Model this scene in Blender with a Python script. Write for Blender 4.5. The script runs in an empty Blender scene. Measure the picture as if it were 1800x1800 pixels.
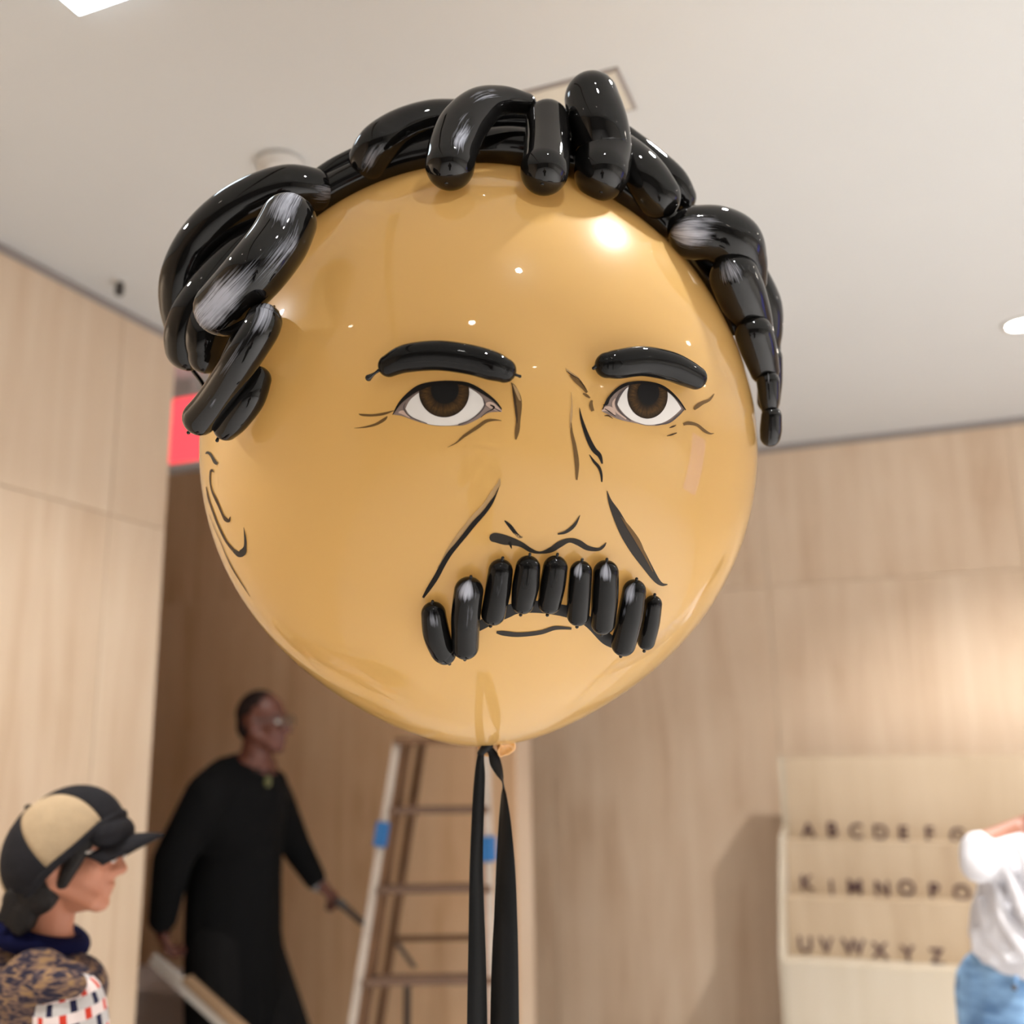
import bpy, bmesh, math, random
from math import sin, cos, pi, radians, sqrt, atan2, exp
from mathutils import Vector, Matrix
from mathutils.bvhtree import BVHTree
random.seed(7)
S = bpy.context.scene
COL = S.collection
V = Vector

# ------------------------------------------------------------------ camera, world, exposure
FPX = 1800.0
PITCH, ROLL, PSI, CAMH = radians(12.8), radians(-0.9), radians(21.4), 1.65
EYE = V((0, 0, CAMH))
_R = V((1, 0, 0)); _U = V((0, -sin(PITCH), cos(PITCH))); FWD = V((0, cos(PITCH), sin(PITCH)))
RGT = _R * cos(ROLL) + _U * sin(ROLL)
UPV = -_R * sin(ROLL) + _U * cos(ROLL)
AX = V((cos(PSI), -sin(PSI), 0))      # room axis across (to the right along the back wall)
BX = V((sin(PSI), cos(PSI), 0))       # room axis into the room (towards the back wall)
cam_d = bpy.data.cameras.new('camera'); cam = bpy.data.objects.new('camera', cam_d); COL.objects.link(cam)
m3 = Matrix((RGT, UPV, -FWD)).transposed()
cam.matrix_world = Matrix.Translation(EYE) @ m3.to_4x4()
cam_d.sensor_width = 36; cam_d.lens = 36.0; cam_d.clip_start = 0.05
cam_d.dof.use_dof = True; cam_d.dof.focus_distance = 1.36; cam_d.dof.aperture_fstop = 2.0
S.camera = cam
S.view_settings.view_transform = 'Standard'; S.view_settings.look = 'None'
S.view_settings.gamma = 1; S.view_settings.use_curve_mapping = False
S.view_settings.exposure = 0.16
W = bpy.data.worlds.new('world'); S.world = W; W.use_nodes = True
bg = W.node_tree.nodes['Background']; bg.inputs[0].default_value = (0.86, 0.93, 1.0, 1); bg.inputs[1].default_value = 1.0
HC = 3.2                                # ceiling height
LAMP_W = 210                             # downlight power
PANEL_W = 60

def room(a, b, z=0.0): return AX * a + BX * b + V((0, 0, z))
def P(px, py, d):                       # photograph pixel + depth along the view axis -> point in the room
    return EYE + d * (RGT * ((px - 900) / FPX) - UPV * ((py - 900) / FPX) + FWD)
def ray(px, py): return (RGT * ((px - 900) / FPX) - UPV * ((py - 900) / FPX) + FWD).normalized()
def on_b(px, py, b):
    d = ray(px, py); p = EYE + d * (b / d.dot(BX)); return p.dot(AX), p.z
def depth(p): return (p - EYE).dot(FWD)
def pxy(p):
    q = p - EYE; z = q.dot(FWD); return 900 + FPX * q.dot(RGT) / z, 900 - FPX * q.dot(UPV) / z

# ------------------------------------------------------------------ materials
def lin(c): return tuple(((x / 255) / 12.92 if x / 255 <= .04045 else ((x / 255 + .055) / 1.055) ** 2.4) for x in c)
def new_mat(name):
    m = bpy.data.materials.new(name); m.use_nodes = True
    nt = m.node_tree; b = nt.nodes['Principled BSDF']
    return m, nt, b
def N(nt, typ, **kw):
    n = nt.nodes.new(typ)
    for k, v in kw.items():
        if k == 'inp':
            for i, x in v.items(): n.inputs[i].default_value = x
        else: setattr(n, k, v)
    return n
def math_node(nt, op, a, b=None, c=None):
    n = nt.nodes.new('ShaderNodeMath'); n.operation = op
    for i, x in enumerate((a, b, c)):
        if x is None: continue
        if isinstance(x, (int, float)): n.inputs[i].default_value = x
        else: nt.links.new(x, n.inputs[i])
    return n.outputs[0]
def plain(name, rgb, rough=.6, spec=.4, coat=0, coat_r=.05, noise=.0, nscale=8, metallic=0, sheen=0, bump=0, bscale=60):
    m, nt, b = new_mat(name); c = lin(rgb)
    b.inputs['Base Color'].default_value = (*c, 1); b.inputs['Roughness'].default_value = rough
    b.inputs['Specular IOR Level'].default_value = spec; b.inputs['Coat Weight'].default_value = coat
    b.inputs['Coat Roughness'].default_value = coat_r; b.inputs['Metallic'].default_value = metallic
    b.inputs['Sheen Weight'].default_value = sheen
    tc = N(nt, 'ShaderNodeTexCoord')
    if noise:
        no = N(nt, 'ShaderNodeTexNoise', inp={'Scale': nscale, 'Detail': 5.0}); nt.links.new(tc.outputs['Object'], no.inputs['Vector'])
        mx = N(nt, 'ShaderNodeMix', data_type='RGBA'); mx.inputs[6].default_value = (*[x * (1 - noise) for x in c], 1)
        mx.inputs[7].default_value = (*[min(1, x * (1 + noise)) for x in c], 1)
        nt.links.new(no.outputs[0], mx.inputs[0]); nt.links.new(mx.outputs[2], b.inputs['Base Color'])
    if bump:
        no = N(nt, 'ShaderNodeTexNoise', inp={'Scale': bscale, 'Detail': 4.0}); nt.links.new(tc.outputs['Object'], no.inputs['Vector'])
        bp = N(nt, 'ShaderNodeBump', inp={'Strength': bump, 'Distance': .01}); nt.links.new(no.outputs[0], bp.inputs['Height'])
        nt.links.new(bp.outputs[0], b.inputs['Normal'])
    return m
def emit(name, rgb, strength):
    m, nt, b = new_mat(name); c = lin(rgb)
    b.inputs['Base Color'].default_value = (*c, 1); b.inputs['Emission Color'].default_value = (*c, 1)
    b.inputs['Emission Strength'].default_value = strength
    return m
def plywood(name, light, mid, dark, blot=.35):
    m, nt, b = new_mat(name); L = nt.links.new
    tc = N(nt, 'ShaderNodeTexCoord'); oi = N(nt, 'ShaderNodeObjectInfo')
    off = N(nt, 'ShaderNodeVectorMath', operation='SCALE'); off.inputs[0].default_value = (13.1, 7.7, 9.3); L(oi.outputs['Random'], off.inputs['Scale'])
    ad = N(nt, 'ShaderNodeVectorMath', operation='ADD'); L(tc.outputs['Object'], ad.inputs[0]); L(off.outputs[0], ad.inputs[1])
    mp = N(nt, 'ShaderNodeMapping'); mp.inputs['Scale'].default_value = (6.5, 6.5, .55); L(ad.outputs[0], mp.inputs[0])
    n1 = N(nt, 'ShaderNodeTexNoise', inp={'Scale': 1.3, 'Detail': 6.0, 'Roughness': .6, 'Distortion': .7}); L(mp.outputs[0], n1.inputs['Vector'])
    mp2 = N(nt, 'ShaderNodeMapping'); mp2.inputs['Scale'].default_value = (60, 60, 1.6); L(ad.outputs[0], mp2.inputs[0])
    n2 = N(nt, 'ShaderNodeTexNoise', inp={'Scale': 1.0, 'Detail': 4.0}); L(mp2.outputs[0], n2.inputs['Vector'])
    n3 = N(nt, 'ShaderNodeTexNoise', inp={'Scale': 1.6, 'Detail': 3.0}); L(ad.outputs[0], n3.inputs['Vector'])
    s = math_node(nt, 'ADD', math_node(nt, 'MULTIPLY', n1.outputs[0], .62), math_node(nt, 'ADD', math_node(nt, 'MULTIPLY', n2.outputs[0], .07), math_node(nt, 'MULTIPLY', n3.outputs[0], .31)))
    s = math_node(nt, 'ADD', s, math_node(nt, 'MULTIPLY', math_node(nt, 'SUBTRACT', oi.outputs['Random'], .5), .06))
    cr = N(nt, 'ShaderNodeValToRGB'); e = cr.color_ramp.elements
    e[0].position = .30; e[0].color = (*lin(dark), 1); e[1].position = .62; e[1].color = (*lin(light), 1)
    x = e.new(.45); x.color = (*lin(mid), 1)
    L(s, cr.inputs[0]); L(cr.outputs[0], b.inputs['Base Color'])
    b.inputs['Roughness'].default_value = .5; b.inputs['Specular IOR Level'].default_value = .3
    return m
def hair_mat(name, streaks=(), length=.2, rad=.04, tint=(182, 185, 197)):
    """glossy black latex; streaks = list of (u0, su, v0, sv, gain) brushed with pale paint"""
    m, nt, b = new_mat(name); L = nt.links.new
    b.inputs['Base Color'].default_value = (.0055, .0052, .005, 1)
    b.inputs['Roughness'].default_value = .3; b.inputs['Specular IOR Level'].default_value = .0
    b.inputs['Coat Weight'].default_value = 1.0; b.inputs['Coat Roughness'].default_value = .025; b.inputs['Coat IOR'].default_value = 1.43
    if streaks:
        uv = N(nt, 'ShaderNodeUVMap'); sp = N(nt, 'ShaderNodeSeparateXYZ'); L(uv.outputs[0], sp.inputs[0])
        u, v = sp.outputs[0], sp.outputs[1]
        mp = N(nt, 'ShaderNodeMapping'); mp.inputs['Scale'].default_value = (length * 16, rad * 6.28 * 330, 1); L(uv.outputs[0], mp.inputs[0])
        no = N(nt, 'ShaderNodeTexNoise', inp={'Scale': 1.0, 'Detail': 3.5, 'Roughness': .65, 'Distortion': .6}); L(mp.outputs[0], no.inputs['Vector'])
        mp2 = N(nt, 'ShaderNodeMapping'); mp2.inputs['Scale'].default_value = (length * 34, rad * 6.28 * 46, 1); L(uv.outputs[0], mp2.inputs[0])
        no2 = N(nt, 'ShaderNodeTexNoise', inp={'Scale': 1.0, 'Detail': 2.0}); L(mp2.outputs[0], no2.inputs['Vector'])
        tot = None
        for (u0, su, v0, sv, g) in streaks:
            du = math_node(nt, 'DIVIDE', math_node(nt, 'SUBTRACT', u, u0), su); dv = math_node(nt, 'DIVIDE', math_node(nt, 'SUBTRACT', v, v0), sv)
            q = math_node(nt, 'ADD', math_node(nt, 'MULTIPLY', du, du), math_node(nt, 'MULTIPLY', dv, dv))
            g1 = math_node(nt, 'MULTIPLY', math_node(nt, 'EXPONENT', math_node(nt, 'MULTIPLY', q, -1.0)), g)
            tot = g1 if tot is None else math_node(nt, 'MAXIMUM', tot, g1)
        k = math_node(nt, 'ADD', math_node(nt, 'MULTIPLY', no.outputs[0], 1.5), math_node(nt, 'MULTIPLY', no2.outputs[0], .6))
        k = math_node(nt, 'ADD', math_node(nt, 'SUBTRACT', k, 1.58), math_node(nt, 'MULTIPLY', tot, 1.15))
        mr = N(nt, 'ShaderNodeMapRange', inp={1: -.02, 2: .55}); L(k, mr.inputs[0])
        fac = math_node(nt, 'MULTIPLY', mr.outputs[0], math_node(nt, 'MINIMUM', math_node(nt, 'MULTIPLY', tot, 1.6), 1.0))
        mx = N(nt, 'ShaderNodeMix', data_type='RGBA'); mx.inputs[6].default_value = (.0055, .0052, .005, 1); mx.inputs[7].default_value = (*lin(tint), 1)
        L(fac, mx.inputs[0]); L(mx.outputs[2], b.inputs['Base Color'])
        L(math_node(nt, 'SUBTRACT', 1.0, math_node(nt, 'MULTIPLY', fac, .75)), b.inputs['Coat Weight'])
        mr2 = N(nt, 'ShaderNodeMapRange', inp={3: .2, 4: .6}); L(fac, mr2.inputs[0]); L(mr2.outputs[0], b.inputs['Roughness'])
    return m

# ------------------------------------------------------------------ object helpers
def link(name, me, mat=None, parent=None, smooth=True):
    o = bpy.data.objects.new(name, me); COL.objects.link(o)
    if mat is not None:
        for mm in (mat if isinstance(mat, (list, tuple)) else [mat]): me.materials.append(mm)
    if smooth: me.polygons.foreach_set('use_smooth', [True] * len(me.polygons)); me.update()
    if parent: o.parent = parent; o.matrix_parent_inverse = Matrix.Identity(4)
    return o
def tag(o, label=None, cat=None, group=None, kind=None):
    if label: o['label'] = label
    if cat: o['category'] = cat
    if group: o['group'] = group
    if kind: o['kind'] = kind
    return o
def empty(name, label, cat, loc=(0, 0, 0), group=None):
    o = bpy.data.objects.new(name, None); COL.objects.link(o); o.location = loc; o.empty_display_size = .05
    return tag(o, label, cat, group)
def place(o, root):                      # parent a mesh given in room coordinates to its thing
    o.parent = root; o.matrix_parent_inverse = Matrix.Translation(-V(root.location)); return o
def from_data(name, verts, faces, mat, root=None, smooth=True, sub=None):
    me = bpy.data.meshes.new(name); me.from_pydata([tuple(v) for v in verts], [], faces); me.update()
    o = link(name, me, mat, None, smooth)
    if sub: o.parent = sub; o.matrix_parent_inverse = sub_inv(sub)
    elif root: place(o, root)
    return o
def sub_inv(part):                       # parts sit at their thing's origin with an inverse, so a sub-part needs none
    return Matrix.Identity(4)
def box_mesh(cx, cy, cz, sx, sy, sz, bev=.0, name='box'):
    bm = bmesh.new(); bmesh.ops.create_cube(bm, size=1)
    for v in bm.verts: v.co = V((v.co.x * sx + cx, v.co.y * sy + cy, v.co.z * sz + cz))
    if bev: bmesh.ops.bevel(bm, geom=list(bm.edges), offset=bev, segments=2, affect='EDGES')
    me = bpy.data.meshes.new(name); bm.to_mesh(me); bm.free(); return me
RM = Matrix((AX, BX, V((0, 0, 1)))).transposed()
def rbox(name, a0, a1, b0, b1, z0, z1, mat, root=None, bev=.0, smooth=False):
    """box aligned with the room axes"""
    me = box_mesh((a0 + a1) / 2, (b0 + b1) / 2, (z0 + z1) / 2, abs(a1 - a0), abs(b1 - b0), abs(z1 - z0), bev, name)
    me.transform(RM.to_4x4()); o = link(name, me, mat, None, smooth)
    if root: place(o, root)
    return o
def bar(name, p, q, w, t, mat, root=None, up=V((0, 0, 1)), bev=.002, sub=None):
    """rectangular bar from p to q; w across, t along 'up'"""
    d = (q - p); L_ = d.length; x = d.normalized(); y = up.cross(x).normalized(); z = x.cross(y)
    me = box_mesh(0, 0, 0, L_, w, t, bev, name)
    M = Matrix((x, y, z)).transposed().to_4x4(); M.translation = (p + q) / 2
    me.transform(M); o = link(name, me, mat, None, False)
    if sub: o.parent = sub
    elif root: place(o, root)
    return o
def catmull(pts, n):
    out = []
    for i in range(len(pts) - 1):
        p0 = pts[max(i - 1, 0)]; p1 = pts[i]; p2 = pts[i + 1]; p3 = pts[min(i + 2, len(pts) - 1)]
        for k in range(n):
            t = k / n
            out.append(tuple(.5 * ((2 * b) + (-a + c) * t + (2 * a - 5 * b + 4 * c - d) * t * t + (-a + 3 * b - 3 * c + d) * t ** 3) for a, b, c, d in zip(p0, p1, p2, p3)))
    out.append(tuple(pts[-1])); return out
def tube(name, pts, rads, mat, root=None, sub=None, seg=28, n=8, ref=None, flat=1.0):
    """round-ended inflated tube; u runs along, v = .5 faces the reference direction"""
    data = catmull([(*p, r) for p, r in zip(pts, rads)], n)
    C = [V(d[:3]) for d in data]; Rr = [max(d[3], .0005) for d in data]
    T = [(C[min(i + 1, len(C) - 1)] - C[max(i - 1, 0)]).normalized() for i in range(len(C))]
    rings = []
    K = 8
    for k in range(K, 0, -1):
        a = k / K * pi / 2 * .985; rings.append((C[0] - T[0] * Rr[0] * sin(a), Rr[0] * cos(a), T[0]))
    rings += [(C[i], Rr[i], T[i]) for i in range(len(C))]
    for k in range(1, K + 1):
        a = k / K * pi / 2 * .985; rings.append((C[-1] + T[-1] * Rr[-1] * sin(a), Rr[-1] * cos(a), T[-1]))
    s = [0]
    for i in range(1, len(rings)): s.append(s[-1] + max((rings[i][0] - rings[i - 1][0]).length, abs(rings[i][1] - rings[i - 1][1])))
    verts = []; faces = []; n1 = None
    for (c, r, t) in rings:
        rf = ref if ref is not None else (EYE - c).normalized()
        q = rf - t * rf.dot(t)
        if q.length < .25 and n1 is not None: q = n1 - t * n1.dot(t)
        n1 = q.normalized(); n2 = t.cross(n1)
        for j in range(seg):
            an = (j / seg - .5) * 2 * pi
            verts.append(c + (n1 * cos(an) * flat + n2 * sin(an)) * r)
    nr = len(rings)
    for i in range(nr - 1):
        for j in range(seg):
            faces.append((i * seg + j, i * seg + (j + 1) % seg, (i + 1) * seg + (j + 1) % seg, (i + 1) * seg + j))
    faces.append(tuple(range(seg - 1, -1, -1))); faces.append(tuple((nr - 1) * seg + j for j in range(seg)))
    me = bpy.data.meshes.new(name); me.from_pydata([tuple(v) for v in verts], [], faces)
    uvl = me.uv_layers.new(name='UVMap'); tot = s[-1]
    for poly in me.polygons:
        for li, vi in zip(poly.loop_indices, poly.vertices):
            i, j = divmod(vi, seg); vv = j / seg
            if len(poly.vertices) == 4 and vv == 0 and any((x % seg) == seg - 1 for x in poly.vertices): vv = 1.0
            uvl.data[li].uv = (s[i] / tot, vv)
    me.update(); o = link(name, me, mat)
    if sub: o.parent = sub
    elif root: place(o, root)
    o['_len'] = tot
    return o
def ellipsoid_pts(c, rx, ry, rz, M=None, nu=16, nv=10):
    out = []
    for i in range(nv + 1):
        th = pi * i / nv
        for j in range(nu):
            ph = 2 * pi * j / nu; p = V((rx * sin(th) * cos(ph), ry * sin(th) * sin(ph), rz * cos(th)))
            out.append(c + (M @ p if M else p))
    return out
def blob(name, shapes, mat, root=None, voxel=.008, smooth=6, sub=None, decimate=None):
    """shapes: ('c', p0, r0, p1, r1) tapered capsule | ('e', centre, (rx,ry,rz), M3) ellipsoid -> one continuous skin"""
    bm = bmesh.new()
    for sh in shapes:
        if sh[0] == 'c':
            pts = ellipsoid_pts(sh[1], sh[2], sh[2], sh[2], None, 14, 8) + ellipsoid_pts(sh[3], sh[4], sh[4], sh[4], None, 14, 8)
        else: pts = ellipsoid_pts(sh[1], *sh[2], sh[3] if len(sh) > 3 else None)
        vs = [bm.verts.new(p) for p in pts]
        r = bmesh.ops.convex_hull(bm, input=vs)
        bmesh.ops.delete(bm, geom=[e for e in r['geom_interior'] if isinstance(e, bmesh.types.BMVert)], context='VERTS')
    me = bpy.data.meshes.new(name + '_raw'); bm.to_mesh(me); bm.free()
    o = bpy.data.objects.new(name + '_raw', me); COL.objects.link(o)
    m = o.modifiers.new('r', 'REMESH'); m.mode = 'VOXEL'; m.voxel_size = voxel
    if smooth: m = o.modifiers.new('s', 'SMOOTH'); m.factor = .5; m.iterations = smooth
    dg = bpy.context.evaluated_depsgraph_get()
    me2 = bpy.data.meshes.new_from_object(o.evaluated_get(dg)); me2.name = name
    bpy.data.objects.remove(o); bpy.data.meshes.remove(me); me2.materials.clear()
    r = link(name, me2, mat)
    if sub: r.parent = sub
    elif root: place(r, root)
    return r
def disc(name, c, nrm, r, mat, root, h=.004, seg=32, inner=0):
    z = nrm.normalized(); x = z.orthogonal().normalized(); y = z.cross(x); vs = []; fs = []
    rr = [inner, r]
    for zz in (0, h):
        for q in rr:
            for j in range(seg):
                a = 2 * pi * j / seg; vs.append(c + (x * cos(a) + y * sin(a)) * q + z * zz)
    def ring(p, q):
        for j in range(seg): fs.append((p * seg + j, p * seg + (j + 1) % seg, q * seg + (j + 1) % seg, q * seg + j))
    ring(1, 0); ring(2, 3); ring(3, 1); ring(0, 2)
    return from_data(name, vs, fs, mat, root)

M = {}
M['wall_wood'] = plywood('pale_plywood', (216, 196, 172), (208, 185, 159), (192, 165, 137))
M['back_wood'] = plywood('tan_plywood', (224, 202, 177), (213, 188, 161), (188, 158, 130))
M['hall_wood'] = plywood('hall_plywood', (232, 196, 158), (222, 182, 142), (200, 156, 114))
M['backing'] = plain('wall_backing', (176, 150, 122), .8, noise=.1)
M['ceiling'] = plain('ceiling_paint', (203, 204, 203), .85, .2, noise=.02, nscale=2)
M['white'] = plain('white_paint', (225, 222, 216), .7, .3, noise=.02)
M['grey_wall'] = plain('grey_wall_paint', (120, 118, 118), .7, .3, noise=.05)
M['floor'] = plain('concrete_floor', (214, 212, 210), .5, .3, noise=.1, nscale=3)
M['reveal'] = plain('metal_reveal', (150, 142, 138), .5, .4, noise=.04)
M['fixture'] = plain('fixture_white', (204, 202, 198), .5, .4, noise=.02)
M['dark_metal'] = plain('dark_metal', (60, 56, 54), .4, .5, noise=.05)
M['lens'] = emit('lamp_lens', (255, 244, 228), 60)
M['lens_dim'] = emit('lamp_lens_dim', (255, 246, 232), 25)
M['panel'] = emit('lamp_panel', (226, 243, 255), 7)
M['red'] = emit('red_sign_glow', (255, 78, 88), 1.15)
M['black_slot'] = plain('black_slot', (8, 8, 8), .6, .2, noise=.05)

# ------------------------------------------------------------------ the setting
def structure(o): return tag(o, kind='structure')
structure(rbox('floor', -7, 6.2, -7, 5.7, -.1, 0, M['floor']))
structure(rbox('ceiling', -7, 6.2, -7, 5.7, HC, HC + .1, M['ceiling']))
AL, BL = -2.53, 2.96                     # left wall plane and its far end
def sheets(root, axis, plane, t, cuts, zs, mat, sgn):
    g = .0011
    for i in range(len(cuts) - 1):
        for k in range(len(zs) - 1):
            c0, c1 = cuts[i] + g, cuts[i + 1] - g; z0, z1 = zs[k] + g, zs[k + 1] - g
            cm, zm = (c0 + c1) / 2, (z0 + z1) / 2
            if axis == 'b': me = box_mesh(0, 0, 0, t, c1 - c0, z1 - z0, .001, 'plywood_sheet'); ctr = room(plane + sgn * t / 2, cm, zm)
            else: me = box_mesh(0, 0, 0, c1 - c0, t, z1 - z0, .001, 'plywood_sheet'); ctr = room(cm, plane + sgn * t / 2, zm)
            o = link('plywood_sheet', me, mat, None, False)
            o.parent = root; o.matrix_world = Matrix.Translation(ctr) @ RM.to_4x4()
            o.matrix_parent_inverse = Matrix.Identity(4)
            o.location = ctr; o.rotation_euler = RM.to_euler()
ZS = [0.0, 2.44, 3.165]
wl = structure(rbox('wall_left', AL - .2, AL - .018, -7, BL, 0, HC, M['backing']))
sheets(wl, 'b', AL - .018, .018, [-3.2 + i * 1.22 for i in range(5)] + [2.68, BL], ZS, M['wall_wood'], 1)
structure(rbox('trim_1', AL - .018, AL - .006, -7, BL, 3.165, HC, M['reveal']))
structure(rbox('wall_hall_near', -7, AL - .2, BL - .16, BL, 0, HC, M['hall_wood']))
WB = 5.456
wb = structure(rbox('wall_back', -3.5, 6.2, WB + .018, WB + .2, 0, HC, M['backing']))
sheets(wb, 'a', WB + .018, .018, [-3.14, -1.92, -.70, .52, 1.74, 2.96, 4.18, 5.4, 6.0], ZS, M['back_wood'], -1)
structure(rbox('trim_2', -3.5, 6.0, WB + .006, WB + .018, 3.165, HC, M['reveal']))
wp = structure(rbox('wall_partition', -7, -1.812, 4.597, 4.79, 0, HC, M['back_wood']))
sheets(wp, 'a', 4.597, .012, [-6.68, -5.46, -4.24, -3.02, -1.80], [0, 2.44, HC], M['hall_wood'], -1)
structure(rbox('trim_3', -1.812, -1.80, 4.5975, 4.79, 0, HC, M['back_wood']))
structure(rbox('wall_hall_end', -7.1, -7, -7, 5.7, 0, HC, M['white']))
structure(rbox('wall_front', -7, 6.2, -7.1, -7, 0, HC, M['grey_wall']))
structure(rbox('wall_right', 6.0, 6.2, -7, 5.7, 0, HC, M['white']))
# lit screen further along the same wall
scn = empty('wall_screen', 'tall blue-violet lit screen on the far right wall', 'screen', room(5.96, 4.35, .7))
rbox('screen_case', 5.96, 6.0, 3.75, 4.95, .7, 2.75, M['dark_metal'], scn); rbox('lit_panel', 5.954, 5.96, 3.79, 4.91, .74, 2.71, emit('violet_screen', (146, 146, 255), 1.3), scn)
# ------------------------------------------------------------------ ceiling fixtures
def spot(name, loc, power, size, rad, parent, color=(1, .985, .965), blend=.6, target=None):
    d = bpy.data.lights.new(name, 'SPOT'); d.energy = power; d.spot_size = size; d.spot_blend = blend; d.shadow_soft_size = rad; d.color = color
    o = bpy.data.objects.new(name, d); COL.objects.link(o); o.location = loc
    if target is not None: o.rotation_euler = (target - loc).to_track_quat('-Z', 'Y').to_euler()
    o.parent = parent; o.matrix_parent_inverse = Matrix.Translation(-V(parent.location)); return o
def downlight(a, b, label, power=LAMP_W, r=.05, size=2.1, target=None, rad=.04, lens='lens'):
    t = empty('downlight', label, 'ceiling light', room(a, b, HC), 'recessed round downlights in the ceiling')
    c = room(a, b, HC)
    disc('trim_ring', c - V((0, 0, .0005)), V((0, 0, -1)), r + .022, M['fixture'], t, .006, 32, r)
    disc('lens', c - V((0, 0, .0005)), V((0, 0, -1)), r, M[lens], t, .003, 24)
    spot('lamp', c - V((0, 0, .02)), power, size, rad, t, target=target)
downlight(.02, 1.61, 'recessed round downlight above the right side of the face balloon', 85, .034, rad=.03)
downlight(.02, .68, 'recessed round downlight just ahead of the camera, over the open floor', 18, .022, lens='lens_dim', rad=.02)
downlight(-1.42, -.21, 'recessed round downlight near the wooden wall at left, behind the camera', 90, .03, size=1.7, lens='lens_dim')
downlight(-1.95, .8, 'added fill downlight close to the left wooden wall, beside the camera', 130, .022, lens='lens_dim', rad=.02)  # added unseen lamp, brightens the left side of the balloon
downlight(.03, -.30, 'recessed round downlight straight above the camera', 25, .03, lens='lens_dim')
downlight(1.28, 2.2, 'recessed round downlight over the floor right of the face balloon', 330, .04)
downlight(.49, 4.16, 'small bright downlight at the edge of the picture, above the person in jeans', 190)
downlight(2.3, 2.9, 'added fill downlight over the floor to the right of the letter stand', 360)  # added lamp, unseen; lifts the right floor and back wall
downlight(-1.5, 2.3, 'added fill downlight hidden behind the face balloon, near the left wooden wall', 48)  # unseen lamp put in to light the left wall and hall mouth
downlight(2.6, 0.9, 'added fill downlight over the floor far right of the camera', 310)  # added to strengthen the floor bounce on the right
downlight(4.5, 2.4, 'added fill downlight beside the far right wall', 520)  # unseen extra lamp; brightens floor and ceiling on the right
downlight(2.0, -1.4, 'added fill downlight behind the camera toward the grey wall', 200)  # added out of view to spread the floor light
downlight(4.4, -.6, 'added fill downlight far behind the camera beside the right wall', 380)  # extra unseen lamp for more bounce from the right
downlight(-1.2, -3.0, 'added fill downlight deep behind the camera beside the wooden wall', 200)  # added unseen fill for the rear left floor
downlight(1.8, -4.2, 'added fill downlight in front of the far grey wall', 250)  # extra fill lamp at the unseen far end, added for floor bounce
t = empty('ceiling_light', 'bright square white ceiling light at the upper left corner', 'ceiling light', room(-1.43, 1.32, HC))
rbox('frame', -1.55, -1.31, 1.205, 1.445, HC - .006, HC, M['fixture'], t)
rbox('diffuser', -1.54, -1.32, 1.215, 1.437, HC - .012, HC - .006, M['panel'], t)
t = empty('access_panel', 'beige square access panel in ceiling behind the topmost black hair balloon', 'panel', room(-.63, 2.16, HC))
rbox('frame', -.80, -.525, 2.066, 2.24, HC - .004, HC, M['reveal'], t)
rbox('cover', -.79, -.535, 2.076, 2.23, HC - .007, HC - .004, plain('panel_cover', (208, 202, 188), .6, .3, noise=.03), t)
t = empty('sprinkler_head', 'small dark sprinkler head on the ceiling near the left wooden wall', 'sprinkler', room(-2.39, 2.5, HC))
disc('escutcheon', room(-2.39, 2.5, HC), V((0, 0, -1)), .03, M['fixture'], t, .008)
tube('nozzle', [room(-2.39, 2.5, HC - .012), room(-2.39, 2.5, HC - .04)], [.013, .016], M['dark_metal'], t)
t = empty('smoke_detector', 'pale round detector on the ceiling behind the left hair balloons', 'detector', room(-1.48, 2.1, HC))
disc('base', room(-1.48, 2.1, HC), V((0, 0, -1)), .065, M['fixture'], t, .018)
o = blob('dome', [('e', room(-1.48, 2.1, HC - .018), (.05, .05, .02))], M['fixture'], t, .006, 3)
t = empty('linear_slot', 'long narrow black slot in the ceiling behind the camera', 'ceiling slot', room(-.9, -1.8, HC))
rbox('slot', -.93, -.87, -4.8, 1.1, HC - .004, HC, M['black_slot'], t)
rbox('slot_rim', -.965, -.93, -4.8, 1.1, HC - .006, HC, M['fixture'], t); rbox('slot_rim', -.87, -.835, -4.8, 1.1, HC - .006, HC, M['fixture'], t)
# lit red sign at the mouth of the hall
t = empty('lit_sign', 'red glowing sign box hung from the ceiling at the hallway corner', 'sign', P(330, 760, 4.35))
sc = P(337, 757, 4.35)
bar('sign_box', sc - AX * .10, sc + AX * .10, .05, .30, M['fixture'], t)
bar('lit_face', sc - AX * .093 - BX * .028, sc + AX * .093 - BX * .028, .006, .284, M['red'], t)
bar('lit_side', sc - AX * .1025 - BX * .02, sc - AX * .1025 + BX * .02, .005, .28, M['red'], t)
bar('hanger', sc + V((0, 0, .15)), V((sc.x, sc.y, HC)), .02, .02, M['fixture'], t, up=V((1, 0, 0)))

# ------------------------------------------------------------------ the face balloon
BC = P(845, 800, 1.0); BC = EYE + (BC - EYE).normalized() * 1.713
BR = .45
face = empty('balloon_head', 'giant tan balloon painted as a face with black balloon hair and moustache', 'balloon', BC - V((0, 0, BR)))
def balloon_mesh():
    vs = []; fs = []; nu, nv = 128, 80
    for i in range(nv + 1):
        th = pi * i / nv                      # 0 = nadir
        th = max(.012, min(pi - .004, th))
        st = 1 + .055 * exp(-(th / .42) ** 2)
        for j in range(nu):
            ph = 2 * pi * j / nu
            zz = -BR * cos(th) * st; zz *= 1 + .045 * max(0, -cos(th)) ** .5 if zz > 0 else 1
            vs.append(BC + V((BR * sin(th) * cos(ph), BR * sin(th) * sin(ph), zz)))
    for i in range(nv):
        for j in range(nu): fs.append((i * nu + j, i * nu + (j + 1) % nu, (i + 1) * nu + (j + 1) % nu, (i + 1) * nu + j))
    fs.append(tuple(range(nu))[::-1]); fs.append(tuple(nv * nu + j for j in range(nu)))
    return vs, fs
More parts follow.
